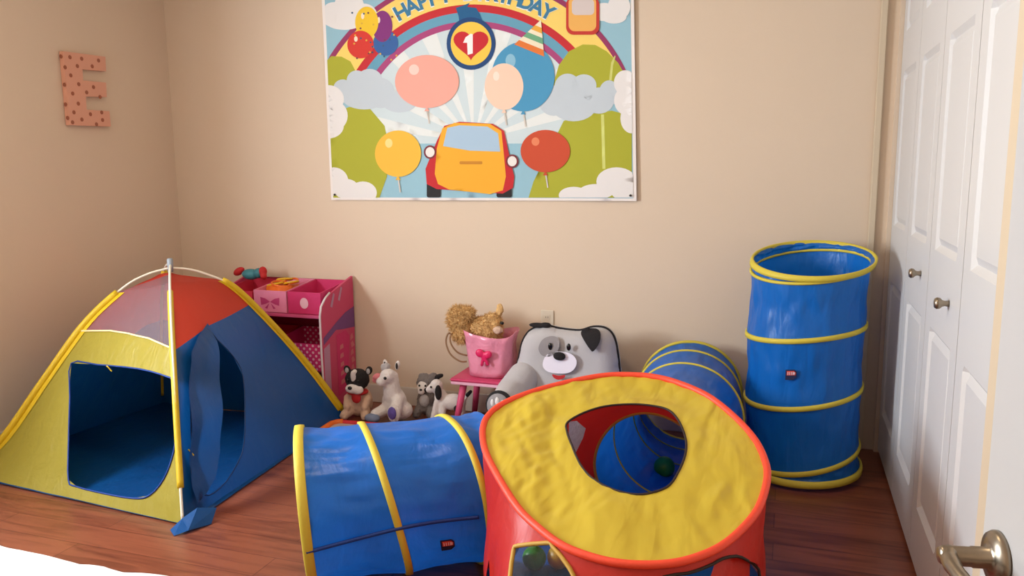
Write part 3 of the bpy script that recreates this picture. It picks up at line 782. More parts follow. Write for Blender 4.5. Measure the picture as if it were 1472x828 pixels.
sg3 = 1 if px(surf3(2.5, lb3+.05))[0] > px(surf3(2.5, lb3))[0] else -1
patch(T3, lambda x, y, l: surf3(la3+y*3.6, lb3+sg3*x*4.1, l), (0, 0), .045, .042)
p = H3[1][0]+Vector((-.24, -.06, .0)); ellipsoid('toggle', (p.x, p.y, .045), (.012, .012, .010), M['edge_white'], T3)

# ------------------------------------------------------------------ yellow-topped hut
hut = thing('play_hut', 'red pop-up play hut with a tilted round yellow top and centre hole', 'play hut')
OUT = [(903, 539), (870, 540), (829, 547), (773, 561), (728, 578), (703, 596), (694, 617), (697, 646), (713, 680), (743, 728), (773, 758), (810, 785), (858, 803), (903, 811), (955, 811), (996, 803), (1037, 785), (1070, 757), (1092, 727), (1103, 687), (1098, 658), (1082, 628), (1052, 596), (1015, 568), (970, 549), (935, 541)]
HOL = [(816, 607), (840, 593), (870, 584), (906, 581), (936, 583), (960, 589), (975, 604), (985, 628), (986, 649), (978, 673), (963, 697), (942, 707), (915, 711), (882, 704), (852, 688), (834, 667), (822, 640), (815, 620)]
tp = lambda x, y: onPlane(x, y, .52, 2.2, .27)
o3 = smoothline([tp(*p) for p in OUT], 5, True); h3 = smoothline([tp(*p) for p in HOL], 4, True)
o3 = [p for p in o3]
def topz(x, y):
    z = .52+.27*(y-2.2)
    q = Vector((x, y, 0))
    de = min((Vector((p.x, p.y, 0))-q).length for p in o3[::3]); dh_ = min((Vector((p.x, p.y, 0))-q).length for p in h3[::3])
    k = min(1, de/.07)*min(1, dh_/.06)
    lf = min(1, max(.18, (-.46-x)/.2)); rg = lambda a, b, c: noise.ridged_multi_fractal(Vector((a, b, c)), 1.0, 2.0, 2, 1.0, 2.0); z += k*lf*.0065*(rg(x*7+y*3, y*2.2-x*2, 4)-1.0)+k*lf*.003*(rg(x*17-y*7, y*7, 2)-1.0); z += k*(.016*noise.noise(Vector((x*6+3, y*2.5, 0)))+(.003+.007*lf)*noise.noise(Vector((x*15+y*5, y*4, 7)))+(.001+.004*lf)*noise.noise(Vector((x*34+y*14, y*12, 2)))-(.002+.006*lf)*abs(noise.noise(Vector((x*20-y*12, y*7, 9)))))
    return z
panel('top_panel', [(p.x, p.y) for p in o3], [[(p.x, p.y) for p in h3]], .0095, lambda x, y: Vector((x, y, topz(x, y))), M['ytop'], hut)
tube('rim_binding', o3, .0105, M['red_bind'], hut, True, 10)
tube('hole_binding', h3, .0035, M['dark_bind'], hut, True, 8)
HC = Vector((-.455, 2.24, 0))
toppoly = [(atan2(p.y-HC.y, p.x-HC.x), p) for p in o3]; toppoly.sort(key=lambda q: q[0])
def topat(th):
    th = (th+pi) % (2*pi)-pi; n_ = len(toppoly)
    for i in range(n_):
        a, pa = toppoly[i]; b, pb = toppoly[(i+1) % n_]
        if i == n_-1: b += 2*pi
        t_ = th if th >= toppoly[0][0] else th+2*pi
        if a <= t_ <= b: return pa.lerp(pb, (t_-a)/max(1e-9, b-a))
    return toppoly[0][1].copy()
def floorat(th):
    c, s_ = se(th, 3.0); t0 = atan2(s_, c)
    # rounded square footprint, ray at angle th
    r = 1/((abs(cos(th))/.455)**3+(abs(sin(th))/(.60 if sin(th) > 0 else .58))**3)**(1/3)
    for nx_, ny_, d0 in ((-1, -.388, .0), (1, .010, .0)):      # side seams run square to the two end tunnels
        dn = cos(th)*nx_+sin(th)*ny_; room = -(HC.x*nx_+HC.y*ny_)
        if dn > 1e-4: r = min(r, room/dn)
    return HC+Vector((cos(th)*r, sin(th)*r, .004))
def wallp(th, v):
    a, b = floorat(th), topat(th); b = b-Vector((0, 0, .008)); p = a.lerp(b, v**2.2); p.z = a.z+(b.z-a.z)*v
    w_ = v*(1-v)*4
    d = Vector((cos(th), sin(th), 0))
    p += d*w_*(.010*noise.noise(Vector((th*2, v*2, 3)))*2+.006*noise.noise(Vector((th*7, v*4, 8))))
    return p
RW = .5
def wfn(a, b): return wallp(a/RW, b/.5)
def whole_from_px(pts, tr): return [(u*RW, v*.5) for u, v in [invert(wallp, p, tr, (0, 1)) for p in pts]]
def whole_sphere(c, R, n=40):        # opening where a vertical-ish round tunnel meets the wall
    o = []; c = Vector(c)
    for i in range(n):
        a = 2*pi*i/n; th0 = atan2(c.y-HC.y, c.x-HC.x)
        rr = (Vector((c.x, c.y))-Vector((HC.x, HC.y))).length
        th = th0+atan2(R*cos(a), rr); z = c.z+R*sin(a)
        hz_ = topat(th).z; o.append((th*RW, max(.004, z/hz_)*.5))
    return o
THS, THE = -pi*.5-.9, pi*1.5-.9
hb = whole_sphere((-.425, 2.825, .255), .233)
hl = whole_sphere((-.915, 2.49, .25), .235); 
# front arch opening and window
ha = [(a, min(b, .478)) for a, b in whole_from_px([(948, 930), (944, 850), (952, 818), (985, 812), (1004, 806), (1022, 799), (1037, 797), (1058, 799), (1073, 805), (1087, 818), (1091, 850), (1088, 930)], (-pi*.6, pi*.1))]
hxp = [(735, 845), (734, 828), (739, 791), (746, 784), (788, 780), (794, 784), (819, 816), (822, 845)]
hx = [(a, b) for a, b in whole_from_px(hxp, (-pi*.9, -pi*.45))]
hw = whole_from_px([(818, 606), (829, 605), (842, 616), (838, 630), (828, 650), (818, 640)], (pi*.5, pi*.98))
def norm(lst):
    m_ = sum(p[0] for p in lst)/len(lst); k = 0
    while m_+k < THS*RW: k += 2*pi*RW
    while m_+k > THE*RW: k -= 2*pi*RW
    return [(a+k, b) for a, b in lst]
hb, hl, ha, hx, hw = [norm(h) for h in (hb, hl, ha, hx, hw)]
panel('body_panel', [(THS*RW, 0), (THE*RW, 0), (THE*RW, .5), (THS*RW, .5)], [hb, hl, ha, hx, hw], .03, wfn, M['red_hut'], hut)
def ring(name, lst, r, m, out=.002): tube(name, smoothline([wfn(a, b)+Vector((cos(a/RW), sin(a/RW), 0))*out for a, b in lst], 2, True), r, m, hut, True, 8)
ring('opening_binding', hb, .006, M['olive_bind']); ring('opening_binding', ha, .004, M['dark_bind']); ring('window_binding', hx, .006, M['olive_bind']); ring('opening_binding', hl, .005, M['olive_bind'])
panel('window_netting', hx, [], .03, wfn, M['netting'], hut)
panel('window_netting', hw, [], .03, wfn, mat('silver_print_cloth', (190, 184, 200), .6, trans=.3, bump=.8, bscale=60), hut)
fp_ = whole_from_px([(1033, 799), (1058, 800), (1073, 806), (1086, 819), (1090, 850), (1087, 930), (1010, 930), (1022, 850)], (-pi*.6, pi*.1))
fq = norm([(a, min(b, .47)) for a, b in fp_])
panel('door_flap', fq, [], .03, lambda a, b: wfn(a, b)-Vector((cos(a/RW), sin(a/RW), 0))*(.015+.03*(1-b/.5)), M['red_hut'], hut)
fl = [floorat(2*pi*i/60) for i in range(60)]
panel('floor_panel', [(HC.x+(p.x-HC.x)*.985, HC.y+(p.y-HC.y)*.985) for p in fl], [], .06, lambda x, y: Vector((x, y, .008+.003*noise.noise(Vector((x*8, y*8, 0))))), M['blue'], hut)
def ball(p, r, m, label): return tag(ellipsoid('plastic_ball', p, (r, r, r), m, None, seg=28), label, 'ball')
gp_ = onZ(955, 676, .05)
bq = onZ(955, 672, .055); ball((max(-.52, min(-.25, bq.x)), min(3.5, bq.y), .058), .045, M['greenball'], 'green plastic ball inside the back tunnel, seen through the hut\'s round hole')
bq = onZ(768, 802, .05); ball((bq.x, bq.y, .05), .04, M['greenball'].copy(), 'green plastic ball inside the hut behind its netted window')
bq = onZ(797, 804, .05); ball((bq.x+.01, bq.y+.02, .05), .04, M['yellowball'], 'yellow plastic ball inside the hut behind its netted window')
bq = onZ(957, 836, .045); ball((bq.x, bq.y, .05), .038, M['orange'], 'orange plastic ball just inside the hut\'s front doorway')

# ------------------------------------------------------------------ toy organizer
def org():
    o = thing('toy_organizer', 'pink children\'s toy organizer shelf with fabric bins behind the tent', 'toy organizer', (-2.335, 3.985, 0))
    # local: x from -.68 to 0, y from -.34 to 0
    prof = [(0, .0), (-.13, .0), (-.15, .02), (-.20, .05), (-.315, .15), (-.335, .20), (-.34, .34), (-.34, .56), (-.325, .61), (-.28, .65), (-.235, .672), (0, .735)]
    for x0, x1, nm in ((-.014, 0, 'side_panel'), (-.694, -.68, 'side_panel')):
        bm = bmesh.new(); vs = [bm.verts.new((x0, y, z)) for y, z in prof]; f = bm.faces.new(vs)
        r = bmesh.ops.extrude_face_region(bm, geom=[f])
        for v in r['geom']:
            if isinstance(v, bmesh.types.BMVert): v.co.x = x1
        bmesh.ops.recalc_face_normals(bm, faces=bm.faces); s_ = bm_obj(nm, bm, M['pink'], o, False)
        if nm == 'side_panel' and x1 == 0:
            # printed bands on the outer face
            V = []; Fc = []; mi = []
            def pr(poly, k, d=.001): b = len(V); V.extend((d, y, z) for y, z in poly); Fc.append(tuple(range(b, b+len(poly)))); mi.append(k)
            pr([(-.33, .44), (-.2, .50), (-.1, .54), (0, .56), (0, .44), (-.12, .45), (-.2, .46), (-.33, .40)], 0)
            pr([(-.33, .38), (-.27, .40), (-.27, .12), (-.33, .18)], 1); pr([(-.20, .43), (-.10, .44), (-.06, .40), (-.10, .10), (-.20, .08)], 2, .0012)
            for k in range(7): pr([(-.055+.012*(k % 2), .10+k*.045), (-.02+.012*(k % 2), .11+k*.045), (-.03, .14+k*.045), (-.05, .13+k*.045)], 3, .0015)
            for k in range(5): pr([(-.17, .14+k*.05), (-.13, .145+k*.05), (-.135, .17+k*.05), (-.165, .165+k*.05)], 3, .0016)
            for yy in (-.25, -.17): pr([(yy, .60+(yy+.25)*.3), (yy+.02, .59+(yy+.25)*.3), (yy+.05, .66+(yy+.25)*.3), (yy+.035, .67+(yy+.25)*.3)], 1, .0015)
            q = mesh_obj('side_print', V, Fc, [M['purple'], M['lilac'], M['pinkb'], mat('print_rose', (214, 120, 130), .6)], s_, False, mi)
        edge_ = [(-.007 if x1 == 0 else -.687, y-.003, z+.002) for y, z in prof[1:]]
        tube('edge_trim', edge_[2:10], .006, M['edge_white'], s_, n=8)
    box('back_board', (-.68, -.012, .03), (-.014, 0, .71), M['pinkd'], o)
    for z, d in ((.55, .30), (.24, .31), (.05, .18)): box('shelf_board', (-.68, -d, z), (-.014, -.012, z+.012), M['pink'], o)
    box('front_rail', (-.68, -.335, .545), (-.014, -.32, .562), mat('rose_rail', (214, 90, 140), .5), o, .002)
    # bins: open-topped tapered boxes of cloth
    def bin_(x0, x1, y0, y1, z0, z1, m, tilt=0):
        V = []; t = .006
        zb = z1+.03
        for (a, b, c, d, e, f) in ((x0, x1, y0, y1, 0, 0), (x0+t, x1-t, y0+t, y1-t, .006, 0)):
            V += [(a, c, z0+e), (b, c, z0+e), (b, d, z0+e), (a, d, z0+e), (a, c, z1), (b, c, z1), (b, d, zb), (a, d, zb)]
        Fc = [(0, 3, 2, 1), (0, 1, 5, 4), (1, 2, 6, 5), (2, 3, 7, 6), (3, 0, 4, 7), (8, 9, 10, 11), (8, 12, 13, 9), (9, 13, 14, 10), (10, 14, 15, 11), (11, 15, 12, 8), (4, 5, 13, 12), (5, 6, 14, 13), (6, 7, 15, 14), (7, 4, 12, 15)]
        return mesh_obj('fabric_bin', V, Fc, m, None, False)
    def place(b): b.location = (-2.335, 3.985, 0); return b
    b0 = place(bin_(-.665, -.455, -.31, -.02, .563, .672, M['redcloth'])); tag(b0, 'red-pink cloth bin at the tent end of the organizer\'s top row', 'storage bin', 'cloth bins of the toy organizer')
    b1 = place(bin_(-.445, -.235, -.31, -.02, .563, .682, M['pinkl'])); tag(b1, 'pale pink cloth bin with a bow print in the organizer\'s top row', 'storage bin', 'cloth bins of the toy organizer')
    b2 = place(bin_(-.225, -.02, -.31, -.02, .563, .682, M['pinkb'])); tag(b2, 'hot pink cloth bin with a pale oval print in the organizer\'s top row', 'storage bin', 'cloth bins of the toy organizer')
    # bow print
    V = []; Fc = []
    for s_ in (-1, 1):
        b = len(V); V += [(-.34, -.3115, .62), (-.34+s_*.03, -.3115, .638), (-.34+s_*.062, -.3115, .645), (-.34+s_*.058, -.3115, .60), (-.34+s_*.03, -.3115, .607)]; Fc.append(tuple(range(b, b+5)))
        b = len(V); V += [(-.34+s_*.005, -.3118, .612), (-.34+s_*.02, -.3118, .58), (-.34+s_*.035, -.3118, .585)]; Fc.append(tuple(range(b, b+3)))
    mesh_obj('bow_print', V, Fc, mat('bow_rose', (196, 60, 120), .6), b1, False)
    q = circ(-.122, .622, .026, .030, 24); mesh_obj('oval_print', [(x, -.3115, z) for x, z in q], [tuple(range(24))], mat('print_pale', (240, 190, 205), .6), b2, False)
    # dotted bin on the lower shelf
    md = mat('dotted_pink_cloth', (222, 50, 124), .6); n = md.node_tree.nodes; L = md.node_tree.links
    tc = n.new('ShaderNodeTexCoord'); mp = n.new('ShaderNodeMapping'); mp.inputs['Scale'].default_value = (38, 38, 38); mp.inputs['Rotation'].default_value = (0, radians(45), 0)
    L.new(tc.outputs['Object'], mp.inputs[0]); fr = n.new('ShaderNodeVectorMath'); fr.operation = 'FRACTION'; L.new(mp.outputs[0], fr.inputs[0])
    sub = n.new('ShaderNodeVectorMath'); sub.operation = 'SUBTRACT'; sub.inputs[1].default_value = (.5, .5, .5); L.new(fr.outputs[0], sub.inputs[0])
    mu = n.new('ShaderNodeVectorMath'); mu.operation = 'MULTIPLY'; mu.inputs[1].default_value = (1, 0, 1); L.new(sub.outputs[0], mu.inputs[0])
    ln = n.new('ShaderNodeVectorMath'); ln.operation = 'LENGTH'; L.new(mu.outputs[0], ln.inputs[0])
    lt = n.new('ShaderNodeMath'); lt.operation = 'LESS_THAN'; lt.inputs[1].default_value = .27; L.new(ln.outputs['Value'], lt.inputs[0])
    mx = n.new('ShaderNodeMix'); mx.data_type = 'RGBA'; L.new(lt.outputs[0], mx.inputs[0]); mx.inputs[6].default_value = lin((222, 50, 124)); mx.inputs[7].default_value = lin((246, 196, 216)); L.new(mx.outputs[2], n['Principled BSDF'].inputs['Base Color'])
    b3 = place(bin_(-.33, -.02, -.32, -.02, .253, .40, md)); tag(b3, 'pink polka-dot cloth bin on the organizer\'s lower shelf', 'storage bin', 'cloth bins of the toy organizer')
    b4 = place(bin_(-.66, -.35, -.32, -.02, .253, .40, M['redcloth'])); tag(b4, 'red-pink cloth bin on the lower shelf hidden mostly by the tent', 'storage bin', 'cloth bins of the toy organizer')
    # orange bead loops in the bow bin
    bl = thing('bead_necklace', 'orange and yellow looped beads heaped in the bow-print bin', 'toy', (-2.675, 3.80, .0))
    for i, (dx, dy, r, a) in enumerate(((-.05, .0, .035, .3), (.0, -.02, .04, -.2), (.05, .01, .032, .4), (.03, .04, .03, 0), (-.02, .05, .034, .5))):
        tube('bead_loop', [(dx+r*1.3*cos(t), dy+r*sin(t), .700+.012*i*.4+.01*sin(t+a*5)) for t in [2*pi*k/24 for k in range(24)]], .006, M['orange'] if i % 2 else M['yellowball'], bl, True, 8)
    box('bead_pile', (-.09, -.10, .575), (.09, .10, .695), M['orange'], bl, .03, True)
org()
ty = thing('plush_parrot', 'small red and teal stuffed toy lying on top of the pink organizer', 'stuffed toy', (-2.93, 3.86, .705))
blob('body', [('e', (0, 0, .035), (.06, .035, .032)), ('e', (.06, -.01, .045), (.03, .028, .03))], M['teal'], ty, .005)
blob('wing', [('e', (-.075, -.01, .05), (.04, .025, .022), (0, -.5, 0))], M['redp'], ty, .005)
blob('crest', [('e', (.09, -.01, .055), (.024, .024, .03)), ('e', (.10, -.02, .03), (.02, .02, .02))], M['redp'], ty, .005)

# ------------------------------------------------------------------ stool, satin bag and what is in it
st = thing('stool', 'small pink wooden stool with white edge holding the pink satin bag', 'stool', (-1.40, 3.80, 0))
box('seat', (-.20, -.15, .262), (.11, .15, .278), M['pink'], st, .006); box('seat_edge', (-.196, -.146, .246), (.106, .146, .262), mat('stool_edge', (244, 190, 214), .5), st, .004)
for sx in (-1, 1):
    for sy in (-1, 1):
        tube('leg', [Vector((-.045+sx*.095, sy*.10, .247)), Vector((-.045+sx*.135, sy*.135, 0.002))], [.019, .015], mat('stool_pink', (224, 82, 130), .5) if (sx, sy) == (-1, -1) else bpy.data.materials['stool_pink'], st, n=14)
bag = thing('gift_bag', 'pink satin gift bag with magenta bow and brown cord handle on the pink stool', 'bag', (-1.42, 3.80, .279))
V = []; Fc = []; NT = 64; prof = [(0.0, .0), (.6, .0), (.92, .002), (.96, .03), (.97, .09), (1.0, .15), (1.05, .195), (1.09, .225), (1.07, .226), (1.02, .19), (.95, .12), (.9, .05), (.0, .03)]
for k_, z in prof:
    for i in range(NT):
        t = 2*pi*i/NT; c, s_ = se(t, 2.9); w_ = noise.noise(Vector((c*2.2, s_*2.2, z*9)))*.012*min(1, z/.04)
        V.append(((.125*k_+w_)*c, (.105*k_+w_)*s_, z + (.014*sin(2*t+.6) if z > .18 else 0)))
for j in range(len(prof)-1):
    for i in range(NT): Fc.append((j*NT+i, j*NT+(i+1) % NT, (j+1)*NT+(i+1) % NT, (j+1)*NT+i))
mesh_obj('bag_body', V, Fc, M['satin'], bag)
blob('bow', [('e', (-.022, -.122, .135), (.024, .012, .022), (0, .4, 0)), ('e', (.022, -.122, .13), (.024, .012, .02), (0, -.4, 0)), ('c', (0, -.122, .13), .008, (-.012, -.12, .075), .009), ('c', (0, -.122, .13), .008, (.02, -.12, .08), .009)], M['bow'], bag, .004)
for k, dx in enumerate((0, .022)):
    tube('handle', smoothline([(-.12, -.06, .07), (-.15, -.08, .075), (-.20, -.085, .11+dx), (-.225+dx, -.08, .17), (-.215+dx, -.07, .215-dx*.3), (-.195+dx, -.05, .20)] if k == 0 else [(-.12, -.05, .10), (-.16, -.07, .115), (-.19, -.08, .15), (-.205, -.075, .19), (-.195, -.06, .222)], 6), .0045, M['brownh'], bag, n=8)
sq = thing('plush_squirrel', 'golden furry stuffed animal with a big curled tail in the pink satin bag', 'stuffed toy', (-1.475, 3.79, .455)); sq.scale = (1.12, 1.1, 1.1)
blob('body', [('e', (.02, 0, .06), (.085, .055, .055)), ('e', (.06, -.01, .09), (.045, .04, .045)), ('e', (.045, 0, .0), (.055, .05, .05))], M['gold'], sq, .006, .006); tufts(C.objects[-1], 3500, .014, M['gold'])
sqt = blob('tail', [('e', (-.10, -.02, .10), (.055, .045, .065)), ('e', (-.085, -.03, .04), (.045, .035, .05)), ('e', (-.065, -.02, .13), (.04, .035, .03))], M['gold'], sq, .006, .009); tufts(sqt, 3500, .02, M['gold'], 2)
blob('ear', [('e', (.092, 0, .155), (.018, .012, .026)), ('e', (.085, 0, .13), (.016, .012, .02))], M['gold'], sq, .004, .003)
blob('paw', [('e', (.10, -.05, .065), (.025, .018, .018))], M['furt'], sq, .004, .002)
ellipsoid('nose', (.112, -.03, .095), (.010, .008, .008), M['eye'], sq)

# ------------------------------------------------------------------ dog shaped plush chair
dc = thing('plush_dog_chair', 'grey and white dog-faced plush chair against the back wall', 'plush chair', (-1.03, 3.74, 0))
def dp(x, y, Y): q = onY(x, y, Y); return Vector((q.x+1.03, q.y-3.74, q.z))
# backrest: rounded slab, tilted slightly
YBk = 3.72
bo = [(738, 548), (744, 510), (749, 490), (760, 476), (780, 470), (800, 474), (830, 477), (850, 472), (868, 474), (880, 486), (886, 510), (890, 548), (893, 600), (735, 600)]
bp = smoothline([dp(x, y, YBk) for x, y in bo], 5, True)
V2, F2 = cdt([(p.x, p.z) for p in bp], [], .018)
bpl = [(p.x, p.z) for p in bp]
def bulge(x, z): 
    d = min(math.hypot(x-a, z-b) for a, b in bpl); return .075*sqrt(max(0, 1-(1-min(1, d/.09))**2))
def tilt(z): return .06*(z-.1)
NV = len(V2); V = []; 
for x, z in V2: b_ = bulge(x, z); V.append((x, -b_+tilt(z), z))
for x, z in V2: b_ = bulge(x, z)*.9; V.append((x, .03+b_+tilt(z), z))
Fc = [f for f in F2]+[tuple(NV+i for i in f[::-1]) for f in F2]
nb_ = len(dens([(p.x, p.z) for p in bp], .018))
for i in range(nb_): j = (i+1) % nb_; Fc.append((i, j, NV+j, NV+i))
bm = bmesh.new()
vv = [bm.verts.new(v) for v in V]
for f in Fc:
    try: bm.faces.new([vv[i] for i in f])
    except ValueError: pass
bmesh.ops.recalc_face_normals(bm, faces=bm.faces)
bk = bm_obj('backrest', bm, M['furlg'], dc)
tube('piping', [Vector((p.x, .0+tilt(p.z)-.004, p.z)) for p in bp], .006, M['furb'], bk, True, 8)
def onback(x, y, lift=.004):
    q = dp(x, y, YBk)
    for _ in range(3): q = dp(x, y, YBk - bulge(q.x, q.z)+tilt(q.z)-lift)
    return q
def backpatch(name, pts, m, lift=.004, parent=None):
    loop = smoothline([Vector((x, y, 0)) for x, y in pts], 4, True)
    return panel(name, [(p.x, p.y) for p in loop], [], 4, lambda x, y: onback(x, y, lift), m, parent or bk)
backpatch('eye_patch', [(774, 500), (780, 488), (792, 483), (802, 486), (804, 497), (799, 508), (788, 513), (778, 510)], M['furmg'])
backpatch('muzzle', [(780, 524), (784, 512), (794, 506), (812, 506), (824, 511), (829, 521), (824, 532), (812, 537), (794, 536), (784, 532)], mat('white_felt', (238, 232, 245), .9), .004)
backpatch('tongue', [(794, 538), (803, 540), (812, 539), (811, 543), (803, 546), (796, 543)], M['redp'], .006)
backpatch('ear', [(835, 479), (840, 473), (856, 472), (863, 478), (862, 492), (853, 505), (848, 502), (840, 490)], M['furb'], .005)
blob('ear', [('e', onback(771, 470)+Vector((0, .03, .003)), (.05, .02, .013)), ('e', onback(782, 469)+Vector((0, .03, .0)), (.03, .02, .014))], M['furb'], bk, .005)
for x, y in ((791, 498), (817.5, 499)):
    ellipsoid('eye', onback(x, y, .006), (.011, .006, .018), M['eye'], bk)
ellipsoid('nose', onback(804, 512, .012), (.031, .014, .021), M['furb'], bk)
pc = dp(718, 583, 3.40)
q0 = dp(770, 560, 3.66)
blob('arm', [('c', (-.185, -.05, .30), .082, (-.215, -.14, .24), .084), ('c', (-.215, -.14, .24), .084, (pc.x+.005, pc.y+.06, pc.z+.0), .068)], M['furlg'], dc, .009)
c_ = Vector((0, 0, CAMH)); pw = Vector((pc.x, pc.y, pc.z))
pd = Vector((-.15, -.95, .15)).normalized()
sole = lathe('paw_sole', [(.070, -.006), (.072, .004), (.066, .012), (.02, .016)], M['furb'], dc, pw, pd, 32)
lathe('sole_pad', [(.058, .010), (.058, .017), (.02, .021)], M['furmg'], sole, pw, pd, 32)
rt_ = pd.cross(Vector((0, 0, 1))).normalized()*-1; up_ = rt_.cross(pd)*-1
if up_.z < 0: up_ = -up_
for a, b, rx, rz in ((-.028, .012, .009, .018), (-.003, .022, .010, .021), (.026, .014, .009, .018)):
    ellipsoid('toe_pad', pw+pd*.02+rt_*a+up_*b, (rx, .006, rz), M['furw'], sole)
ellipsoid('toe_pad', pw+pd*.02-up_*.026, (.024, .006, .013), M['furw'], sole)
blob('arm', [('c', (.19, -.05, .27), .085, (.24, -.25, .17), .085)], M['furlg'], dc, .010)
blob('seat_cushion', [('e', (0, -.14, .09), (.25, .20, .088)), ('e', (-.1, -.14, .09), (.17, .20, .088)), ('e', (.1, -.14, .09), (.17, .20, .088))], M['furlg'], dc, .012)

# ------------------------------------------------------------------ small stuffed animals in front of the wall
def eyes(p, pts, r=.006):
    for q in pts: ellipsoid('eye', q, (r, r, r), M['eye'], p, seg=12)
# black and white dog with red scarf
p_ = thing('plush_dog', 'black and white stuffed dog with red scarf sitting against the organizer\'s side', 'stuffed toy', (-2.165, 3.715, 0), radians(8))
blob('body', [('e', (0, .01, .085), (.072, .06, .085)), ('c', (-.045, -.03, .04), .028, (-.06, -.07, .028), .026), ('c', (.045, -.03, .04), .028, (.06, -.07, .028), .026), ('c', (-.055, -.02, .11), .024, (-.05, -.055, .07), .02), ('c', (.055, -.02, .11), .024, (.05, -.055, .07), .02)], M['furt'], p_, .006, .002)
blob('head', [('e', (0, -.015, .215), (.068, .058, .060)), ('e', (0, -.05, .19), (.045, .035, .035))], M['furb'], p_, .006, .002)
blob('blaze', [('e', (-.002, -.062, .232), (.015, .016, .050), (.35, 0, 0)), ('e', (-.002, -.045, .262), (.014, .020, .016))], M['furw'], p_, .004)
blob('muzzle', [('e', (-.005, -.078, .180), (.040, .026, .026)), ('e', (.02, -.07, .172), (.035, .024, .024))], M['furw'], p_, .005)
ellipsoid('nose', (-.008, -.104, .190), (.012, .008, .010), M['eye'], p_)
eyes(p_, [(-.032, -.068, .222), (.028, -.068, .222)], .007)
for s_ in (-1, 1):
    e = blob('ear', [('e', (s_*.062, 0, .262), (.020, .010, .026), (0, s_*.4, 0))], M['furb'], p_, .004)
    ellipsoid('inner_ear', (s_*.061, -.009, .260), (.011, .005, .016), M['furlg'], e)
blob('scarf', [('e', (0, -.02, .148), (.062, .052, .018)), ('e', (.01, -.065, .125), (.028, .012, .03))], M['redp'], p_, .005)
# white goat-like plush with pink cheek and violet hoof
p_ = thing('plush_llama', 'white stuffed llama with pink muzzle and violet foot between two stuffed dogs', 'stuffed toy', (-1.955, 3.70, 0), radians(-4)); p_.scale = (1, 1, .98)
blob('body', [('e', (0, .02, .10), (.070, .06, .09)), ('c', (0, .0, .15), .05, (.0, -.01, .25), .042), ('e', (-.005, -.03, .262), (.042, .05, .040)), ('e', (-.025, -.06, .24), (.03, .03, .028)),
              ('c', (.045, -.02, .13), .032, (.055, -.06, .09), .032), ('c', (-.05, -.02, .06), .034, (-.07, -.06, .05), .03), ('e', (.02, .03, .06), (.08, .06, .055))], M['furw'], p_, .006, .0015)
blob('forelock', [('e', (-.03, -.02, .305), (.022, .02, .022)), ('e', (-.015, -.02, .312), (.018, .02, .020))], M['furlg'], p_, .004, .003)
blob('muzzle', [('e', (-.052, -.062, .262), (.026, .022, .018), (0, -.5, 0)), ('e', (-.064, -.055, .24), (.02, .02, .016))], M['furp'], p_, .004)
for s_, x in ((-1, -.035), (1, .038)):
    e = blob('ear', [('e', (x, 0, .318), (.014, .011, .028), (0, s_*.25, 0))], M['furw'], p_, .004)
    ellipsoid('inner_ear', (x+.001, -.010, .316), (.007, .005, .018), M['slot'], e)
eyes(p_, [(.006, -.074, .262)], .009)
blob('foot', [('e', (.058, -.082, .075), (.036, .030, .050))], M['furw'], p_, .005)
blob('foot_pad', [('e', (.062, -.108, .085), (.026, .012, .036))], M['violet'], p_, .004)
blob('foot', [('e', (-.075, -.085, .035), (.045, .034, .026))], M['bluegrey'], p_, .005)
# grey fluffy dog
p_ = thing('plush_terrier', 'small grey fluffy stuffed dog behind the white llama and the spotted dog', 'stuffed toy', (-1.825, 3.86, 0), radians(5))
blob('body', [('e', (0, 0, .075), (.06, .055, .075)), ('c', (-.035, -.03, .04), .025, (-.04, -.07, .025), .024), ('c', (.035, -.03, .04), .025, (.04, -.07, .025), .024)], M['furg'], p_, .006, .004)
blob('head', [('e', (0, -.01, .185), (.055, .048, .048)), ('e', (.035, 0, .215), (.03, .03, .022)), ('e', (-.02, 0, .215), (.03, .03, .018))], M['furg'], p_, .006, .005)
blob('face', [('e', (-.008, -.05, .172), (.032, .018, .032)), ('e', (-.01, -.062, .15), (.022, .016, .02))], M['furw'], p_, .004, .002)
blob('chest', [('e', (.0, -.05, .095), (.03, .016, .036))], M['furlg'], p_, .004, .002)
eyes(p_, [(-.020, -.066, .182), (.014, -.064, .182)], .006); ellipsoid('nose', (-.008, -.078, .162), (.008, .006, .006), M['eye'], p_)
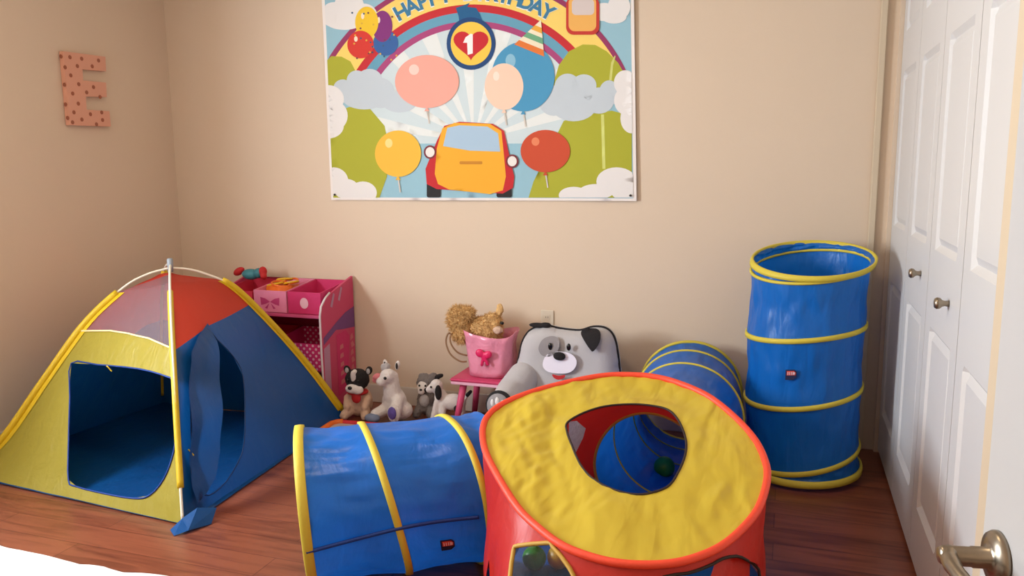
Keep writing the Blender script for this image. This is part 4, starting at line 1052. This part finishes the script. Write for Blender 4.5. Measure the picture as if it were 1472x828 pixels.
# white dog with black ears, standing, facing left
p_ = thing('plush_puppy', 'white stuffed dog with black ears and black tail tip standing beside the pink stool', 'stuffed toy', (-1.685, 3.77, 0), radians(2)); p_.scale = (.9, .95, 1)
blob('body', [('e', (.055, 0, .115), (.085, .042, .045)), ('e', (-.02, 0, .135), (.04, .038, .045)), ('e', (-.045, -.005, .195), (.040, .036, .040)), ('c', (-.055, -.01, .192), .03, (-.088, -.02, .178), .018),
              ('c', (-.035, -.02, .11), .022, (-.055, -.035, .022), .020), ('c', (0, -.02, .10), .022, (.0, -.035, .022), .020), ('c', (.11, -.015, .10), .024, (.12, -.02, .02), .020), ('c', (.10, .02, .10), .024, (.10, .03, .02), .020),
              ('c', (.13, 0, .135), .012, (.155, -.01, .17), .010)], M['furw'], p_, .005, .001)
blob('ear', [('e', (-.018, -.042, .172), (.022, .013, .042))], M['furb'], p_, .004, .001)
blob('ear', [('e', (-.035, .015, .246), (.030, .016, .013), (0, -.3, 0)), ('e', (-.048, .012, .232), (.014, .014, .014))], M['furb'], p_, .004, .001)
blob('tail_tip', [('c', (.15, -.008, .162), .012, (.172, -.012, .182), .010)], M['furb'], p_, .004)
ellipsoid('nose', (-.106, -.024, .176), (.009, .009, .011), M['eye'], p_)
eyes(p_, [(-.062, -.044, .200)], .006)
blob('spot', [('e', (.10, -.034, .09), (.028, .014, .022))], M['furb'], p_, .004)
# red-edged tray on the floor
tr = thing('toy_tray', 'flat red-edged toy board with orange corner on the floor under the stuffed animals', 'toy board', (-2.05, 3.46, 0), radians(4))
box('board', (-.15, -.11, .0), (.15, .085, .022), M['tray'], tr, .01)
def rr3(x0, y0, x1, y1, r, z): return [(x, y, z) for x, y in rrect(x0, y0, x1, y1, r)]
tube('rim', rr3(-.155, -.115, .155, .09, .04, .022), .014, mat('rim_red', (214, 40, 56), .45), tr, True, 10)
tube('corner_grip', [(-.155, -.07, .024), (-.157, 0, .024), (-.155, .05, .024), (-.135, .082, .024), (-.11, .09, .024)], .017, M['orange'], tr, n=10)
